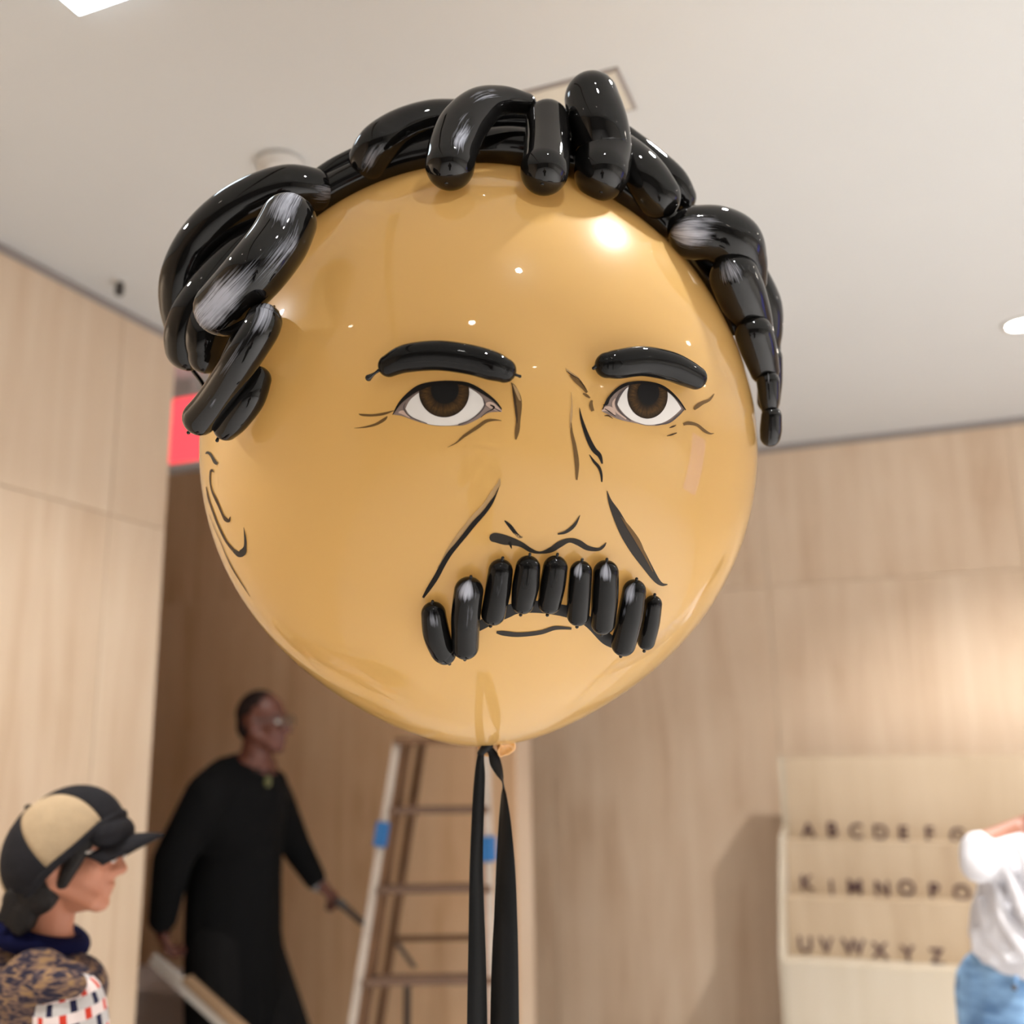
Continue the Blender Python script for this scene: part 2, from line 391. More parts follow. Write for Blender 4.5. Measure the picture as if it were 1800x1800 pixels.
bv, bf = balloon_mesh()
m, nt, b = new_mat('tan_latex')
tc = N(nt, 'ShaderNodeTexCoord'); no = N(nt, 'ShaderNodeTexNoise', inp={'Scale': 5.0, 'Detail': 3.0}); nt.links.new(tc.outputs['Object'], no.inputs['Vector'])
mx = N(nt, 'ShaderNodeMix', data_type='RGBA'); c1, c2 = lin((229, 187, 117)), lin((233, 192, 124))
mx.inputs[6].default_value = (*c1, 1); mx.inputs[7].default_value = (*c2, 1)
nt.links.new(no.outputs[0], mx.inputs[0]); nt.links.new(mx.outputs[2], b.inputs['Base Color'])
b.inputs['Roughness'].default_value = .3; b.inputs['Specular IOR Level'].default_value = .08
tl = N(nt, 'ShaderNodeBsdfTranslucent'); tl.inputs[0].default_value = (*lin((243, 214, 156)), 1)
ms = N(nt, 'ShaderNodeMixShader', inp={0: .5}); nt.links.new(b.outputs[0], ms.inputs[1]); nt.links.new(tl.outputs[0], ms.inputs[2])
gls = N(nt, 'ShaderNodeBsdfGlossy', inp={'Roughness': .02}); fr = N(nt, 'ShaderNodeFresnel', inp={'IOR': 1.42}); ms2 = N(nt, 'ShaderNodeMixShader')
nt.links.new(fr.outputs[0], ms2.inputs[0]); nt.links.new(ms.outputs[0], ms2.inputs[1]); nt.links.new(gls.outputs[0], ms2.inputs[2])
nt.links.new(ms2.outputs[0], nt.nodes['Material Output'].inputs[0])
M['latex'] = m
skin = from_data('balloon', bv, bf, M['latex'], face)
BVH = BVHTree.FromPolygons([tuple(v) for v in bv], bf)
def on_balloon(px, py, lift=.0008):
    d = ray(px, py); h, n, i, t = BVH.ray_cast(EYE, d)
    if h is None:
        q = EYE + d * (BC - EYE).dot(d); n = (q - BC).normalized(); return BC + n * (BR + lift)
    if n.dot(d) > 0: n = -n
    n = (h - BC).normalized()
    return h + n * lift
def over_balloon(px, py, rpx, sink=.93, lift=0):
    """centre of a tube of rpx pixels lying on the balloon under this pixel"""
    d = ray(px, py); r = rpx / FPX * 1.5
    for _ in range(4):
        Rr = BR + r * sink; oc = BC - EYE; bb = oc.dot(d); cc = oc.dot(oc) - Rr * Rr; q = bb * bb - cc
        t = bb - (sqrt(q) if q > 0 else 0)
        p = EYE + d * (t - lift); r = rpx / FPX * depth(p)
    return p, r
def balloon_tube(name, pts, streaks=(), lifts=0, sink=.93, knots=(), tint=(182, 185, 197), n=8, slope=.55):
    P3, R3 = [], []
    for i, q in enumerate(pts):
        lf = lifts if isinstance(lifts, (int, float)) else lifts[min(i, len(lifts) - 1)]
        p, r = over_balloon(q[0], q[1], q[2], sink, lf); P3.append(p); R3.append(r)
    D = [depth(p) for p in P3]; m_ = len(D)      # a lock never dives faster than it runs sideways: it curls off the head instead
    gap = [sqrt((pts[i + 1][0] - pts[i][0]) ** 2 + (pts[i + 1][1] - pts[i][1]) ** 2) * 1.55 / FPX * slope for i in range(m_ - 1)]
    for i in range(1, m_): D[i] = min(D[i], D[i - 1] + gap[i - 1])
    for i in range(m_ - 2, -1, -1): D[i] = min(D[i], D[i + 1] + gap[i])
    P3 = [P(q[0], q[1], d) for q, d in zip(pts, D)]; R3 = [q[2] * d / FPX for q, d in zip(pts, D)]
    ln = sum((P3[i + 1] - P3[i]).length for i in range(len(P3) - 1)) + R3[0] + R3[-1]
    mat = hair_mat('black_latex', streaks, ln, sum(R3) / len(R3), tint) if streaks else M['black_latex']
    if 'hair' not in name:                # same latex on small balloons; coat lowered to darken the reflected floor
        if not streaks: mat = M['dim_reflection_latex']
        else: mat.node_tree.nodes['Principled BSDF'].inputs['Coat IOR'].default_value = 1.28
    o = tube(name, P3, R3, mat, face, n=n)
    for kn in knots:                       # little tied tails: (end index, px dx, px dy, r px, flare)
        i, dx, dy, rp, fl = kn
        c = P3[i]; tdir = (P3[0] - P3[1]).normalized() if i == 0 else (P3[-1] - P3[-2]).normalized()
        d0 = depth(c); e = c + tdir * R3[i] * .97; k = d0 / FPX
        side = RGT * dx * k - UPV * dy * k
        tube('knot', [e, e + side * .5, e + side], [rp * k, rp * k * .8, rp * k * fl], M['black_latex'], sub=o, seg=12, n=3)
    return o
M['black_latex'] = hair_mat('plain_black_latex'); M['dim_reflection_latex'] = hair_mat('dim_reflection_black_latex'); M['dim_reflection_latex'].node_tree.nodes['Principled BSDF'].inputs['Coat IOR'].default_value = 1.28
HB = 'hair_balloon'
# long base balloons that carry the locks
balloon_tube('hair_band', [(530, 372, 30), (577, 338, 29), (618, 316, 28), (662, 297, 28), (722, 277, 30), (790, 266, 31), (840, 262, 31)], lifts=.0)
balloon_tube('hair_band', [(560, 318, 20), (590, 298, 20), (625, 280, 20), (690, 248, 20), (760, 226, 22), (840, 222, 24)], lifts=-.03)
balloon_tube('hair_band', [(800, 264, 28), (850, 258, 31), (900, 258, 35), (960, 268, 35), (1020, 285, 32), (1080, 318, 32), (1130, 355, 30), (1170, 392, 28)], lifts=.0)
balloon_tube('hair_band', [(425, 455, 44), (385, 525, 44), (365, 590, 40), (362, 625, 32)], lifts=-.02)
balloon_tube('hair_band', [(455, 560, 30), (425, 620, 30), (400, 680, 30), (385, 715, 26)], lifts=.0)
balloon_tube('hair_band', [(870, 210, 26), (930, 212, 28), (990, 222, 28), (1060, 240, 26)], lifts=-.06)
balloon_tube('hair_band', [(1170, 392, 20), (1205, 430, 20), (1235, 470, 20), (1265, 520, 18), (1290, 575, 15)], lifts=-.05)
# left side locks
balloon_tube(HB, [(549, 336, 40), (505, 333, 42), (443, 356, 44), (391, 391, 44), (350, 436, 43), (326, 490, 43), (322, 540, 40), (330, 600, 32)],
             [(.08, .08, .50, .10, .62), (.75, .2, .45, .05, .3)], lifts=(.0, 0, -.01, -.02, -.03, -.03, -.03))
balloon_tube(HB, [(452, 425, 34), (420, 457, 40), (377, 506, 42), (346, 550, 42), (331, 588, 41), (331, 612, 40)], [(.28, .22, .50, .06, .42)], lifts=(.02, .03, .04, .04))
balloon_tube(HB, [(507, 390, 50), (488, 428, 52), (452, 475, 52), (412, 518, 49), (389, 543, 48)], [(.20, .19, .56, .10, .9), (.74, .22, .535, .11, 1.05), (.42, .22, .46, .08, .62)], lifts=(.06, .08, .10, .10))
balloon_tube(HB, [(464, 565, 32), (455, 585, 32), (420, 640, 31), (376, 705, 30), (352, 735, 31)], [(.14, .13, .53, .1, .8), (.36, .18, .56, .07, .55), (.66, .08, .50, .07, .5)], lifts=(.05, .07, .08, .08), knots=[(0, 8, -4, 3, .7), (-1, -6, 7, 3, 1.2)])
balloon_tube(HB, [(453, 667, 24), (440, 700, 26), (415, 735, 25), (398, 752, 23)], [(.14, .14, .5, .08, .3)], lifts=(.0, .01, .02, .02), knots=[(-1, -4, 10, 3, 1.1)])
balloon_tube(HB, [(330, 640, 4), (352, 668, 4), (362, 685, 4)], lifts=.0)
# top locks
balloon_tube(HB, [(650, 282, 37), (668, 255, 38), (708, 228, 36), (760, 211, 34), (810, 206, 30)], [(.22, .12, .5, .075, .62), (.42, .1, .56, .04, .42)], lifts=(.0, 0, -.02, -.04, -.06))
balloon_tube(HB, [(791, 290, 44), (797, 260, 44), (814, 222, 43), (845, 190, 36), (885, 176, 24), (925, 182, 18)], [(.26, .12, .53, .06, .85), (.62, .14, .43, .09, .6), (.36, .1, .5, .06, .45)], lifts=(.02, .015, .0, -.02, -.05, -.07), knots=[(0, -1, -2, 4, .8)])
balloon_tube(HB, [(957, 300, 43), (960, 283, 42), (962, 250, 40), (962, 215, 39)], lifts=(.02, .02, .0, -.02), slope=1.05, knots=[(0, -1, -2, 4, .8)])
balloon_tube(HB, [(1058, 303, 49), (1060, 270, 51), (1052, 220, 52), (1040, 175, 48)], lifts=(.03, .03, .01, -.02), slope=1.05, knots=[(0, -1, -2, 4, .8)])
balloon_tube(HB, [(1158, 346, 39), (1135, 315, 41), (1105, 285, 40), (1075, 260, 36)], lifts=(.01, .0, -.02, -.05), slope=.9)
balloon_tube(HB, [(1198, 348, 26), (1180, 318, 28), (1140, 280, 26), (1095, 245, 25)], lifts=(-.06, -.06, -.07, -.08))
# right side locks
balloon_tube(HB, [(1222, 409, 47), (1260, 412, 49), (1293, 430, 49), (1312, 462, 37), (1318, 495, 30)], [(.20, .17, .5, .12, .92), (.32, .12, .42, .06, .6)], lifts=(.02, .01, .0, -.02, -.04))
balloon_tube(HB, [(1318, 490, 34), (1335, 540, 39), (1338, 590, 37), (1342, 615, 30)], lifts=(-.06, -.07, -.07))
balloon_tube(HB, [(1290, 486, 43), (1305, 522, 42), (1321, 562, 36), (1330, 592, 30)], [(.16, .13, .5, .12, .66)], lifts=(.03, .02, .0, -.02), knots=[(0, -2, -2, 4, .8)])
balloon_tube(HB, [(1350, 630, 25), (1353, 670, 22), (1351, 705, 20)], lifts=-.05)
balloon_tube(HB, [(1325, 586, 33), (1335, 618, 31), (1344, 650, 26)], lifts=(.03, .02, .0))
balloon_tube(HB, [(1350, 671, 20), (1352, 700, 18), (1353, 718, 15)], [(.2, .15, .5, .1, .5)], lifts=(.02, .02, .0))
balloon_tube(HB, [(1356, 732, 18), (1355, 755, 19), (1354, 767, 18)], lifts=.02)
# eyebrows
balloon_tube('eyebrow_balloon', [(684, 643, 20), (715, 630, 25), (770, 625, 26.5), (825, 632, 26.5), (865, 643, 26), (886, 651, 22)], sink=.85, knots=[(0, -19, 14, 3.2, 1.9), (-1, 8, 3, 3, 1)])
balloon_tube('eyebrow_balloon', [(1068, 642, 23), (1087, 640, 26), (1130, 635, 26.5), (1175, 643, 26), (1204, 655, 24), (1222, 664, 21)], sink=.85, knots=[(0, -4, 3, 4, .8)])
# moustache
MB_ = [([(762, 1079, 22), (767, 1113, 24), (777, 1142, 22), (782, 1149, 20)], [(.2, .16, .52, .09, .62)]),
       ([(824, 1039, 26), (819, 1080, 26), (818, 1110, 25), (818, 1136, 24)], [(.12, .12, .53, .12, 1.0), (.4, .3, .47, .08, .5)]),
       ([(880, 1004, 22), (875, 1040, 23), (867, 1078, 22)], [(.35, .3, .52, .12, .38)]),
       ([(928, 998, 22), (924, 1030, 24), (919, 1059, 21)], []),
       ([(976, 998, 22), (971, 1030, 23), (966, 1059, 21)], []),
       ([(1021, 1005, 20), (1018, 1045, 21), (1016, 1081, 20)], [(.12, .12, .54, .1, .9)]),
       ([(1065, 1007, 23), (1063, 1050, 24), (1060, 1094, 22)], [(.12, .12, .50, .1, .9)]),
       ([(1115, 1039, 21), (1107, 1085, 23), (1096, 1132, 22)], [(.15, .14, .56, .1, .9), (.36, .1, .58, .05, .5)]),
       ([(1148, 1062, 16), (1143, 1095, 17), (1136, 1127, 16)], [(.25, .18, .58, .06, .35)])]
for i, (pts, st) in enumerate(MB_):
    balloon_tube('moustache_balloon', pts, st, sink=.8, lifts=.004 if i % 2 else 0.0, knots=[(0, 1, -4, 3.2, .9), (-1, -1, 5, 3, 1.1)])

# ---- painted marks on the balloon
M['ink'] = plain('black_paint', (20, 16, 13), .6, .2, noise=.2, nscale=40)
M['ink_grey'] = plain('charcoal_paint', (46, 41, 36), .6, .2, noise=.2, nscale=40)
M['ink_brown'] = plain('brown_paint', (102, 76, 42), .6, .2, noise=.15, nscale=40)
M['ink_tan'] = plain('taupe_paint', (168, 136, 94), .6, .2, noise=.12, nscale=40)
M['ink_dark_brown'] = plain('dark_brown_paint', (58, 40, 22), .6, .2, noise=.2, nscale=40)
M['eye_white'] = plain('white_eye_paint', (226, 220, 214), .45, .4, noise=.05, nscale=30)
M['lid'] = plain('mauve_grey_paint', (134, 116, 108), .45, .4, noise=.35, nscale=45)
M['lid_dark'] = plain('slate_grey_paint', (84, 76, 76), .6, .2, noise=.3, nscale=50)
M['pink'] = plain('pink_paint', (196, 168, 152), .45, .4, noise=.25, nscale=70)
def stroke(pts, mat, lift=.0009, name='painted_line', sub=None, n=6):
    """pts: (x, y, width px), a brush stroke laid on the balloon skin"""
    d = catmull(pts, n); vs = []; fs = []
    for i, (x, y, w) in enumerate(d):
        x0, y0, _ = d[max(i - 1, 0)]; x1, y1, _ = d[min(i + 1, len(d) - 1)]
        tx, ty = x1 - x0, y1 - y0; l = sqrt(tx * tx + ty * ty) or 1; nx, ny = -ty / l, tx / l; w = max(w, .5)
        for s in (-.5, 0, .5): vs.append(on_balloon(x + nx * w * s, y + ny * w * s, lift))
    for i in range(len(d) - 1):
        for k in (0, 1): fs.append((i * 3 + k, i * 3 + k + 1, i * 3 + k + 4, i * 3 + k + 3))
    return from_data(name, vs, fs, mat, None if sub else face, sub=sub)
def between(up, lo, mat, lift, name, sub=None, n=6, rows=6, uv=None):
    """patch between two pixel curves of the same length"""
    U = catmull(up, n); L_ = catmull(lo, n); vs = []; fs = []; px = []
    for (a, b) in zip(U, L_):
        for k in range(rows + 1):
            f = k / rows; q = (a[0] * (1 - f) + b[0] * f, a[1] * (1 - f) + b[1] * f); px.append(q); vs.append(on_balloon(*q, lift))
    for i in range(len(U) - 1):
        for k in range(rows): j = i * (rows + 1) + k; fs.append((j, j + 1, j + rows + 2, j + rows + 1))
    return from_data(name, vs, fs, mat, None if sub else face, sub=sub)
def conv(pts, ox, oy, s): return [(ox + p[0] / s, oy + p[1] / s, *[q / s for q in p[2:]]) for p in pts]
c5 = lambda p: conv(p, 600, 580, 5.294)
c6 = lambda p: conv(p, 960, 580, 5.294)
c7 = lambda p: conv(p, 720, 820, 3.75)
c8 = lambda p: conv(p, 320, 750, 6.0)
c9 = lambda p: conv(p, 280, 800, 9.0)
c4 = lambda p: conv(p, 640, 820, 6.923)
def iris_mat():
    m, nt, b = new_mat('brown_iris'); L = nt.links.new
    uv = N(nt, 'ShaderNodeUVMap'); sp = N(nt, 'ShaderNodeSeparateXYZ'); L(uv.outputs[0], sp.inputs[0])
    mp = N(nt, 'ShaderNodeMapping'); mp.inputs['Scale'].default_value = (60, 2.5, 1); L(uv.outputs[0], mp.inputs[0])
    no = N(nt, 'ShaderNodeTexNoise', inp={'Scale': 1.0, 'Detail': 4.0, 'Roughness': .7}); L(mp.outputs[0], no.inputs['Vector'])
    r = sp.outputs[1]
    # brown fibres strongest between the pupil and the dark rim
    ring = math_node(nt, 'SUBTRACT', 1.0, math_node(nt, 'MULTIPLY', math_node(nt, 'ABSOLUTE', math_node(nt, 'SUBTRACT', r, .74)), 3.6))
    f = math_node(nt, 'MULTIPLY', math_node(nt, 'ADD', ring, .15), math_node(nt, 'MULTIPLY', math_node(nt, 'SUBTRACT', no.outputs[0], .28), 2.2)); f = math_node(nt, 'MAXIMUM', math_node(nt, 'MINIMUM', f, 1.0), 0.0)
    mx = N(nt, 'ShaderNodeMix', data_type='RGBA'); mx.inputs[6].default_value = (*lin((24, 18, 12)), 1); mx.inputs[7].default_value = (*lin((92, 64, 28)), 1)
    L(f, mx.inputs[0]); L(mx.outputs[2], b.inputs['Base Color']); b.inputs['Roughness'].default_value = .6; b.inputs['Specular IOR Level'].default_value = .2
    return m
M['iris'] = iris_mat()
M['pupil'] = plain('pupil_paint', (18, 16, 15), .6, .2, noise=.1, nscale=30)
def iris(cx, cy, rx, ry, lid, mat, lift, name, sub, rin=0.0):
    """disc clipped by the upper lid curve (list of px points left to right)"""
    def lid_y(x):
        for a, b in zip(lid, lid[1:]):
            if a[0] <= x <= b[0]: t = (x - a[0]) / (b[0] - a[0] + 1e-9); return a[1] * (1 - t) + b[1] * t
        return -1e9
    vs = []; fs = []; uvs = []; nr, na = 10, 72
    for i in range(nr + 1):
        f = i / nr
        for j in range(na):
            a = 2 * pi * j / na; x, y = cx + rx * f * cos(a), cy + ry * f * sin(a); y = max(y, lid_y(x))
            vs.append(on_balloon(x, y, lift)); uvs.append((j / na, f))
    for i in range(nr):
        for j in range(na): fs.append((i * na + j, i * na + (j + 1) % na, (i + 1) * na + (j + 1) % na, (i + 1) * na + j))
    o = from_data(name, vs, fs, mat, None, sub=sub); me = o.data; l = me.uv_layers.new(name='UVMap')
    for p in me.polygons:
        for li, vi in zip(p.loop_indices, p.vertices):
            u = uvs[vi][0]
            if u == 0 and any(uvs[x][0] > .9 for x in p.vertices): u = 1.0
            l.data[li].uv = (u, uvs[vi][1])
    return o
def eye(name, cv, outer_up, outer_lo, w_up, w_lo, ir, pu, lidline, corner, extra):
    e = between(cv(outer_up), cv(outer_lo), M['lid'], .0006, name)
    between(cv(w_up), cv(w_lo), M['eye_white'], .0010, 'eye_white', sub=e)
    lid = catmull(cv(lidline), 8)
    iris(*cv([ir[:2]])[0], ir[2] / 5.294, ir[3] / 5.294, lid, M['iris'], .0014, 'iris', e)
    iris(*cv([pu[:2]])[0], pu[2] / 5.294, pu[3] / 5.294, lid, M['pupil'], .0018, 'pupil', e)
    stroke(cv([(p[0], p[1], p[2]) for p in lidline]), M['ink'], .0021, 'eyelid', sub=e)
    for c in corner: stroke(cv(c), M['pink'], .0012, 'eye_corner', sub=e)
    for (mm, s) in extra: stroke(cv([(p[0], p[1], p[2] * .7) for p in s]), M['lid_dark'] if mm == 'ink_grey' else M[mm], .0016, 'lash_line', sub=e)
    return e
eye('painted_eye', c5,
    [(485, 785), (550, 680), (650, 580), (750, 520), (900, 478), (1050, 478), (1180, 500), (1300, 560), (1420, 650), (1492, 740)],
    [(487, 790), (560, 800), (660, 836), (760, 868), (880, 893), (1040, 894), (1150, 884), (1260, 836), (1370, 772), (1490, 762)],
    [(598, 735), (640, 655), (720, 588), (800, 548), (900, 520), (1050, 515), (1180, 540), (1260, 585), (1310, 635), (1326, 690)],
    [(604, 745), (640, 795), (720, 845), (800, 874), (900, 889), (1030, 889), (1130, 868), (1230, 812), (1300, 745), (1328, 695)],
    (958, 582, 233, 233), (965, 560, 128, 128),
    [(482, 792, 6), (550, 682, 26), (650, 590, 44), (750, 532, 52), (900, 494, 30), (1050, 492, 30), (1180, 512, 36), (1300, 572, 34), (1420, 658, 22), (1490, 738, 10)],
    [[(1345, 690, 20), (1390, 700, 60), (1450, 735, 40), (1492, 762, 12)], [(535, 770, 10), (580, 770, 40), (640, 815, 12)]],
    [('ink_grey', [(600, 680, 8), (585, 730, 14), (620, 790, 12), (690, 830, 10), (800, 872, 8)]), ('ink_grey', [(1320, 640, 10), (1335, 700, 16), (1290, 770, 16), (1200, 840, 14), (1090, 884, 18)]),
     ('ink', [(1385, 700, 14), (1420, 720, 26), (1400, 745, 12), (1350, 770, 8), (1300, 815, 8)]), ('ink_grey', [(1420, 730, 10), (1470, 755, 16), (1488, 760, 8)])])
eye('painted_eye', c6,
    [(518, 745), (560, 650), (630, 570), (710, 512), (800, 486), (920, 484), (1040, 512), (1130, 560), (1220, 650), (1285, 742)],
    [(520, 760), (580, 790), (660, 828), (740, 850), (830, 868), (930, 890), (1050, 888), (1140, 856), (1220, 800), (1283, 748)],
    [(660, 690), (690, 620), (740, 548), (790, 525), (850, 515), (940, 515), (1050, 540), (1140, 590), (1200, 650), (1250, 730)],
    [(662, 700), (690, 745), (740, 800), (800, 842), (870, 868), (940, 884), (1040, 876), (1120, 845), (1190, 795), (1250, 738)],
    (938, 615, 187, 212), (945, 585, 100, 110),
    [(520, 745, 6), (560, 655, 16), (630, 578, 26), (710, 522, 32), (800, 496, 28), (920, 493, 26), (1040, 520, 30), (1130, 568, 24), (1220, 655, 18), (1288, 748, 10)],
    [[(515, 755, 10), (555, 735, 44), (600, 745, 50), (640, 790, 14)], [(640, 640, 8), (620, 690, 26), (650, 760, 20), (740, 830, 10)]],
    [('ink_grey', [(745, 535, 10), (680, 610, 22), (650, 690, 16), (690, 770, 14), (780, 845, 12)]), ('ink', [(525, 700, 10), (560, 690, 30), (585, 640, 18), (640, 580, 10)]),
     ('ink_grey', [(1275, 740, 12), (1220, 800, 20), (1130, 865, 20), (1010, 886, 10)]), ('ink', [(540, 735, 8), (580, 760, 14), (640, 805, 6)])])
# wrinkles and outlines (two-tone strokes are laid as two neighbouring lines)
for cv, mat, pts in [
    (c5, 'ink_brown', [(165, 782, 4), (200, 792, 20), (300, 795, 22), (400, 780, 24), (490, 752, 6)]),
    (c5, 'ink_brown', [(122, 914, 3), (220, 905, 14), (320, 880, 24), (400, 835, 28), (430, 805, 8)]),
    (c5, 'ink_brown', [(990, 1092, 3), (1070, 1050, 12), (1140, 990, 26), (1260, 910, 32), (1350, 850, 30), (1430, 838, 16), (1490, 846, 4)]),
    (c5, 'ink_brown', [(1580, 492, 6), (1605, 530, 34), (1640, 620, 56), (1655, 700, 50), (1645, 840, 42), (1635, 940, 44), (1622, 1020, 14)]),
    (c6, 'ink_tan', [(178, 358, 3), (225, 405, 26), (290, 445, 14), (310, 460, 4)]),
    (c6, 'ink_brown', [(215, 420, 6), (270, 470, 34), (330, 520, 40), (378, 585, 22)]),
    (c6, 'ink_brown', [(342, 592, 14), (375, 612, 26), (405, 635, 14)]),
    (c6, 'ink_brown', [(422, 655, 20), (415, 700, 36), (432, 756, 30)]),
    (c6, 'ink_tan', [(230, 580, 3), (238, 680, 10), (232, 800, 22), (222, 910, 12)]),
    (c6, 'ink_brown', [(232, 860, 8), (235, 950, 24), (262, 1080, 36), (284, 1240, 42), (282, 1395, 18)]),
    (c6, 'ink', [(308, 725, 4), (330, 840, 26), (385, 1000, 42), (440, 1110, 48), (495, 1170, 40), (520, 1245, 14)]),
    (c6, 'ink', [(400, 1160, 6), (440, 1220, 24), (490, 1280, 28), (512, 1350, 22), (515, 1415, 12)]),
    (c6, 'ink_brown', [(1372, 742, 16), (1400, 712, 40), (1450, 680, 34), (1515, 650, 24), (1560, 595, 4)]),
    (c6, 'ink_brown', [(1272, 880, 20), (1320, 868, 34), (1400, 885, 26), (1470, 940, 28), (1520, 965, 16), (1558, 962, 4)]),
    (c6, 'ink_dark_brown', [(1142, 912, 4), (1175, 900, 14), (1206, 886, 4)]),
    (c6, 'ink_dark_brown', [(1118, 988, 4), (1165, 975, 14), (1212, 958, 8)]),
    (c6, 'ink_dark_brown', [(540, 800, 6), (575, 798, 14), (618, 826, 4)]),
    (c4, 'ink_tan', [(1652, 145, 10), (1632, 225, 50), (1560, 330, 56), (1470, 470, 56), (1360, 590, 62), (1240, 740, 66), (1120, 890, 60), (1020, 1030, 40), (940, 1160, 16), (890, 1240, 6)]),
    (c7, 'ink_grey', [(572, 1090, 14), (620, 1097, 32), (720, 1106, 30), (860, 1092, 28), (960, 1062, 26), (1066, 1066, 14)]),
    (c7, 'ink_grey', [(975, 444, 10), (1030, 430, 20), (1085, 385, 22), (1122, 320, 3)]),
    (c7, 'ink_tan', [(690, 440, 6), (720, 462, 20), (745, 464, 10)]),
    (c7, 'ink', [(626, 356, 8), (660, 390, 24), (700, 440, 22), (738, 466, 6)]),
    (c7, 'ink_grey', [(526, 472, 12), (533, 471, 38), (548, 469, 56), (570, 468, 64), (625, 482, 66), (680, 494, 50), (740, 515, 34), (800, 552, 28), (860, 566, 16), (930, 548, 36), (990, 510, 42), (1050, 486, 30), (1110, 500, 40), (1170, 535, 34), (1240, 545, 22), (1275, 525, 18), (1294, 500, 4)]),
    (c7, 'ink', [(655, 495, 20), (665, 518, 16), (672, 540, 4)]),
    (c7, 'ink_grey', [(1300, 160, 4), (1318, 225, 24), (1360, 310, 56), (1420, 430, 76), (1490, 540, 84), (1560, 650, 62), (1620, 740, 40), (1660, 775, 22), (1698, 776, 5)]),
    (c9, 'ink_grey', [(740, -20, 10), (770, -40, 40), (810, -20, 44), (850, 40, 44), (890, 110, 54), (930, 135, 50)]),
    (c9, 'ink_dark_brown', [(872, 272, 6), (838, 240, 40), (815, 280, 24), (812, 400, 22), (840, 560, 26), (900, 690, 42), (950, 800, 36), (1010, 940, 36), (1060, 1015, 60), (1110, 1035, 46), (1132, 970, 10)]),
    (c9, 'ink_dark_brown', [(752, 500, 14), (785, 680, 26), (860, 900, 30), (950, 1130, 34), (1060, 1350, 38), (1180, 1500, 50)]),
    (c9, 'ink_grey', [(1180, 1500, 50), (1270, 1565, 90), (1330, 1530, 110), (1365, 1450, 50), (1368, 1330, 36), (1345, 1140, 5)]),
    (c9, 'ink_dark_brown', [(800, 940, 5), (880, 1160, 7), (980, 1380, 8), (1080, 1620, 14), (1180, 1820, 18), (1330, 2060, 14), (1440, 2230, 5)]),
]:
    stroke(cv(pts), M[mat])
for cv, mat, pts in [   # darker companion strokes on top
    (c5, 'ink_dark_brown', [(1588, 520, 4), (1605, 610, 20), (1618, 700, 22), (1630, 800, 20), (1634, 870, 6)]),
    (c5, 'ink_tan', [(1595, 510, 6), (1630, 570, 30), (1655, 640, 22), (1668, 660, 6)]),
    (c6, 'ink_dark_brown', [(185, 385, 4), (240, 425, 12), (310, 470, 10), (370, 560, 6)]),
    (c4, 'ink', [(1640, 255, 6), (1600, 345, 20), (1540, 450, 44), (1460, 560, 50), (1340, 690, 60), (1220, 840, 56), (1130, 950, 54), (1040, 1060, 60), (960, 1190, 62), (880, 1340, 64), (790, 1480, 54), (720, 1590, 26)]),
    (c7, 'ink_brown', [(1390, 330, 4), (1440, 400, 22), (1500, 490, 30), (1545, 580, 16), (1600, 690, 5)]),
]:
    stroke(cv(pts), M[mat], .0015)
between(c7([(455, 1020), (560, 940), (680, 900), (800, 880), (930, 900), (1060, 920), (1180, 980), (1300, 1080), (1380, 1150)]),
        c7([(458, 1085), (560, 1035), (660, 992), (720, 968), (850, 964), (1020, 990), (1150, 1045), (1265, 1160), (1345, 1200)]), plain('moustache_paint', (36, 34, 33), .6, .2, noise=.2, nscale=40), .0007, 'moustache_backing')
# ---- neck of the balloon
nadir = min((V(v) for v in bv), key=lambda v: v.z)
tip = V((BC.x, BC.y, nadir.z))
k0 = depth(tip) / FPX
M['gold'] = plain('tan_latex_neck', (206, 150, 78), .3, .5, coat=.6, noise=.1)
nk = tube('neck', [tip + V((0, 0, .012)), tip - V((0, 0, .006)), tip + RGT * 14 * k0 - V((0, 0, 10 * k0))], [12 * k0, 8 * k0, 8 * k0], M['gold'], face, seg=20, n=4)
lc = P(885, 1308, depth(tip) - .012)
axd = (RGT * .55 - UPV * .35 - FWD * .75).normalized(); xx = axd.orthogonal().normalized(); yy = axd.cross(xx); vs = []; fs = []
prof = [(-.012, .006), (-.004, .010), (.004, .0145), (.008, .0165), (.010, .0165), (.0095, .0145), (.006, .012), (.003, .006), (.001, .001)]
for (zz, rr) in prof:
    for j in range(36):
        a = 2 * pi * j / 36; w = 1 + .10 * sin(3 * a + zz * 200) + .05 * sin(7 * a); vs.append(lc + axd * zz + (xx * cos(a) + yy * sin(a)) * rr * w)
for i in range(len(prof) - 1):
    for j in range(36): fs.append((i * 36 + j, i * 36 + (j + 1) % 36, (i + 1) * 36 + (j + 1) % 36, (i + 1) * 36 + j))
from_data('neck_lip', vs, fs, M['gold'], face)
tube('neck_fold', [P(842, 1306, depth(tip) - .005), P(858, 1308, depth(tip) - .01), P(876, 1310, depth(tip) - .012)], [6 * k0, 9 * k0, 8 * k0], M['gold'], face, seg=16, n=4)

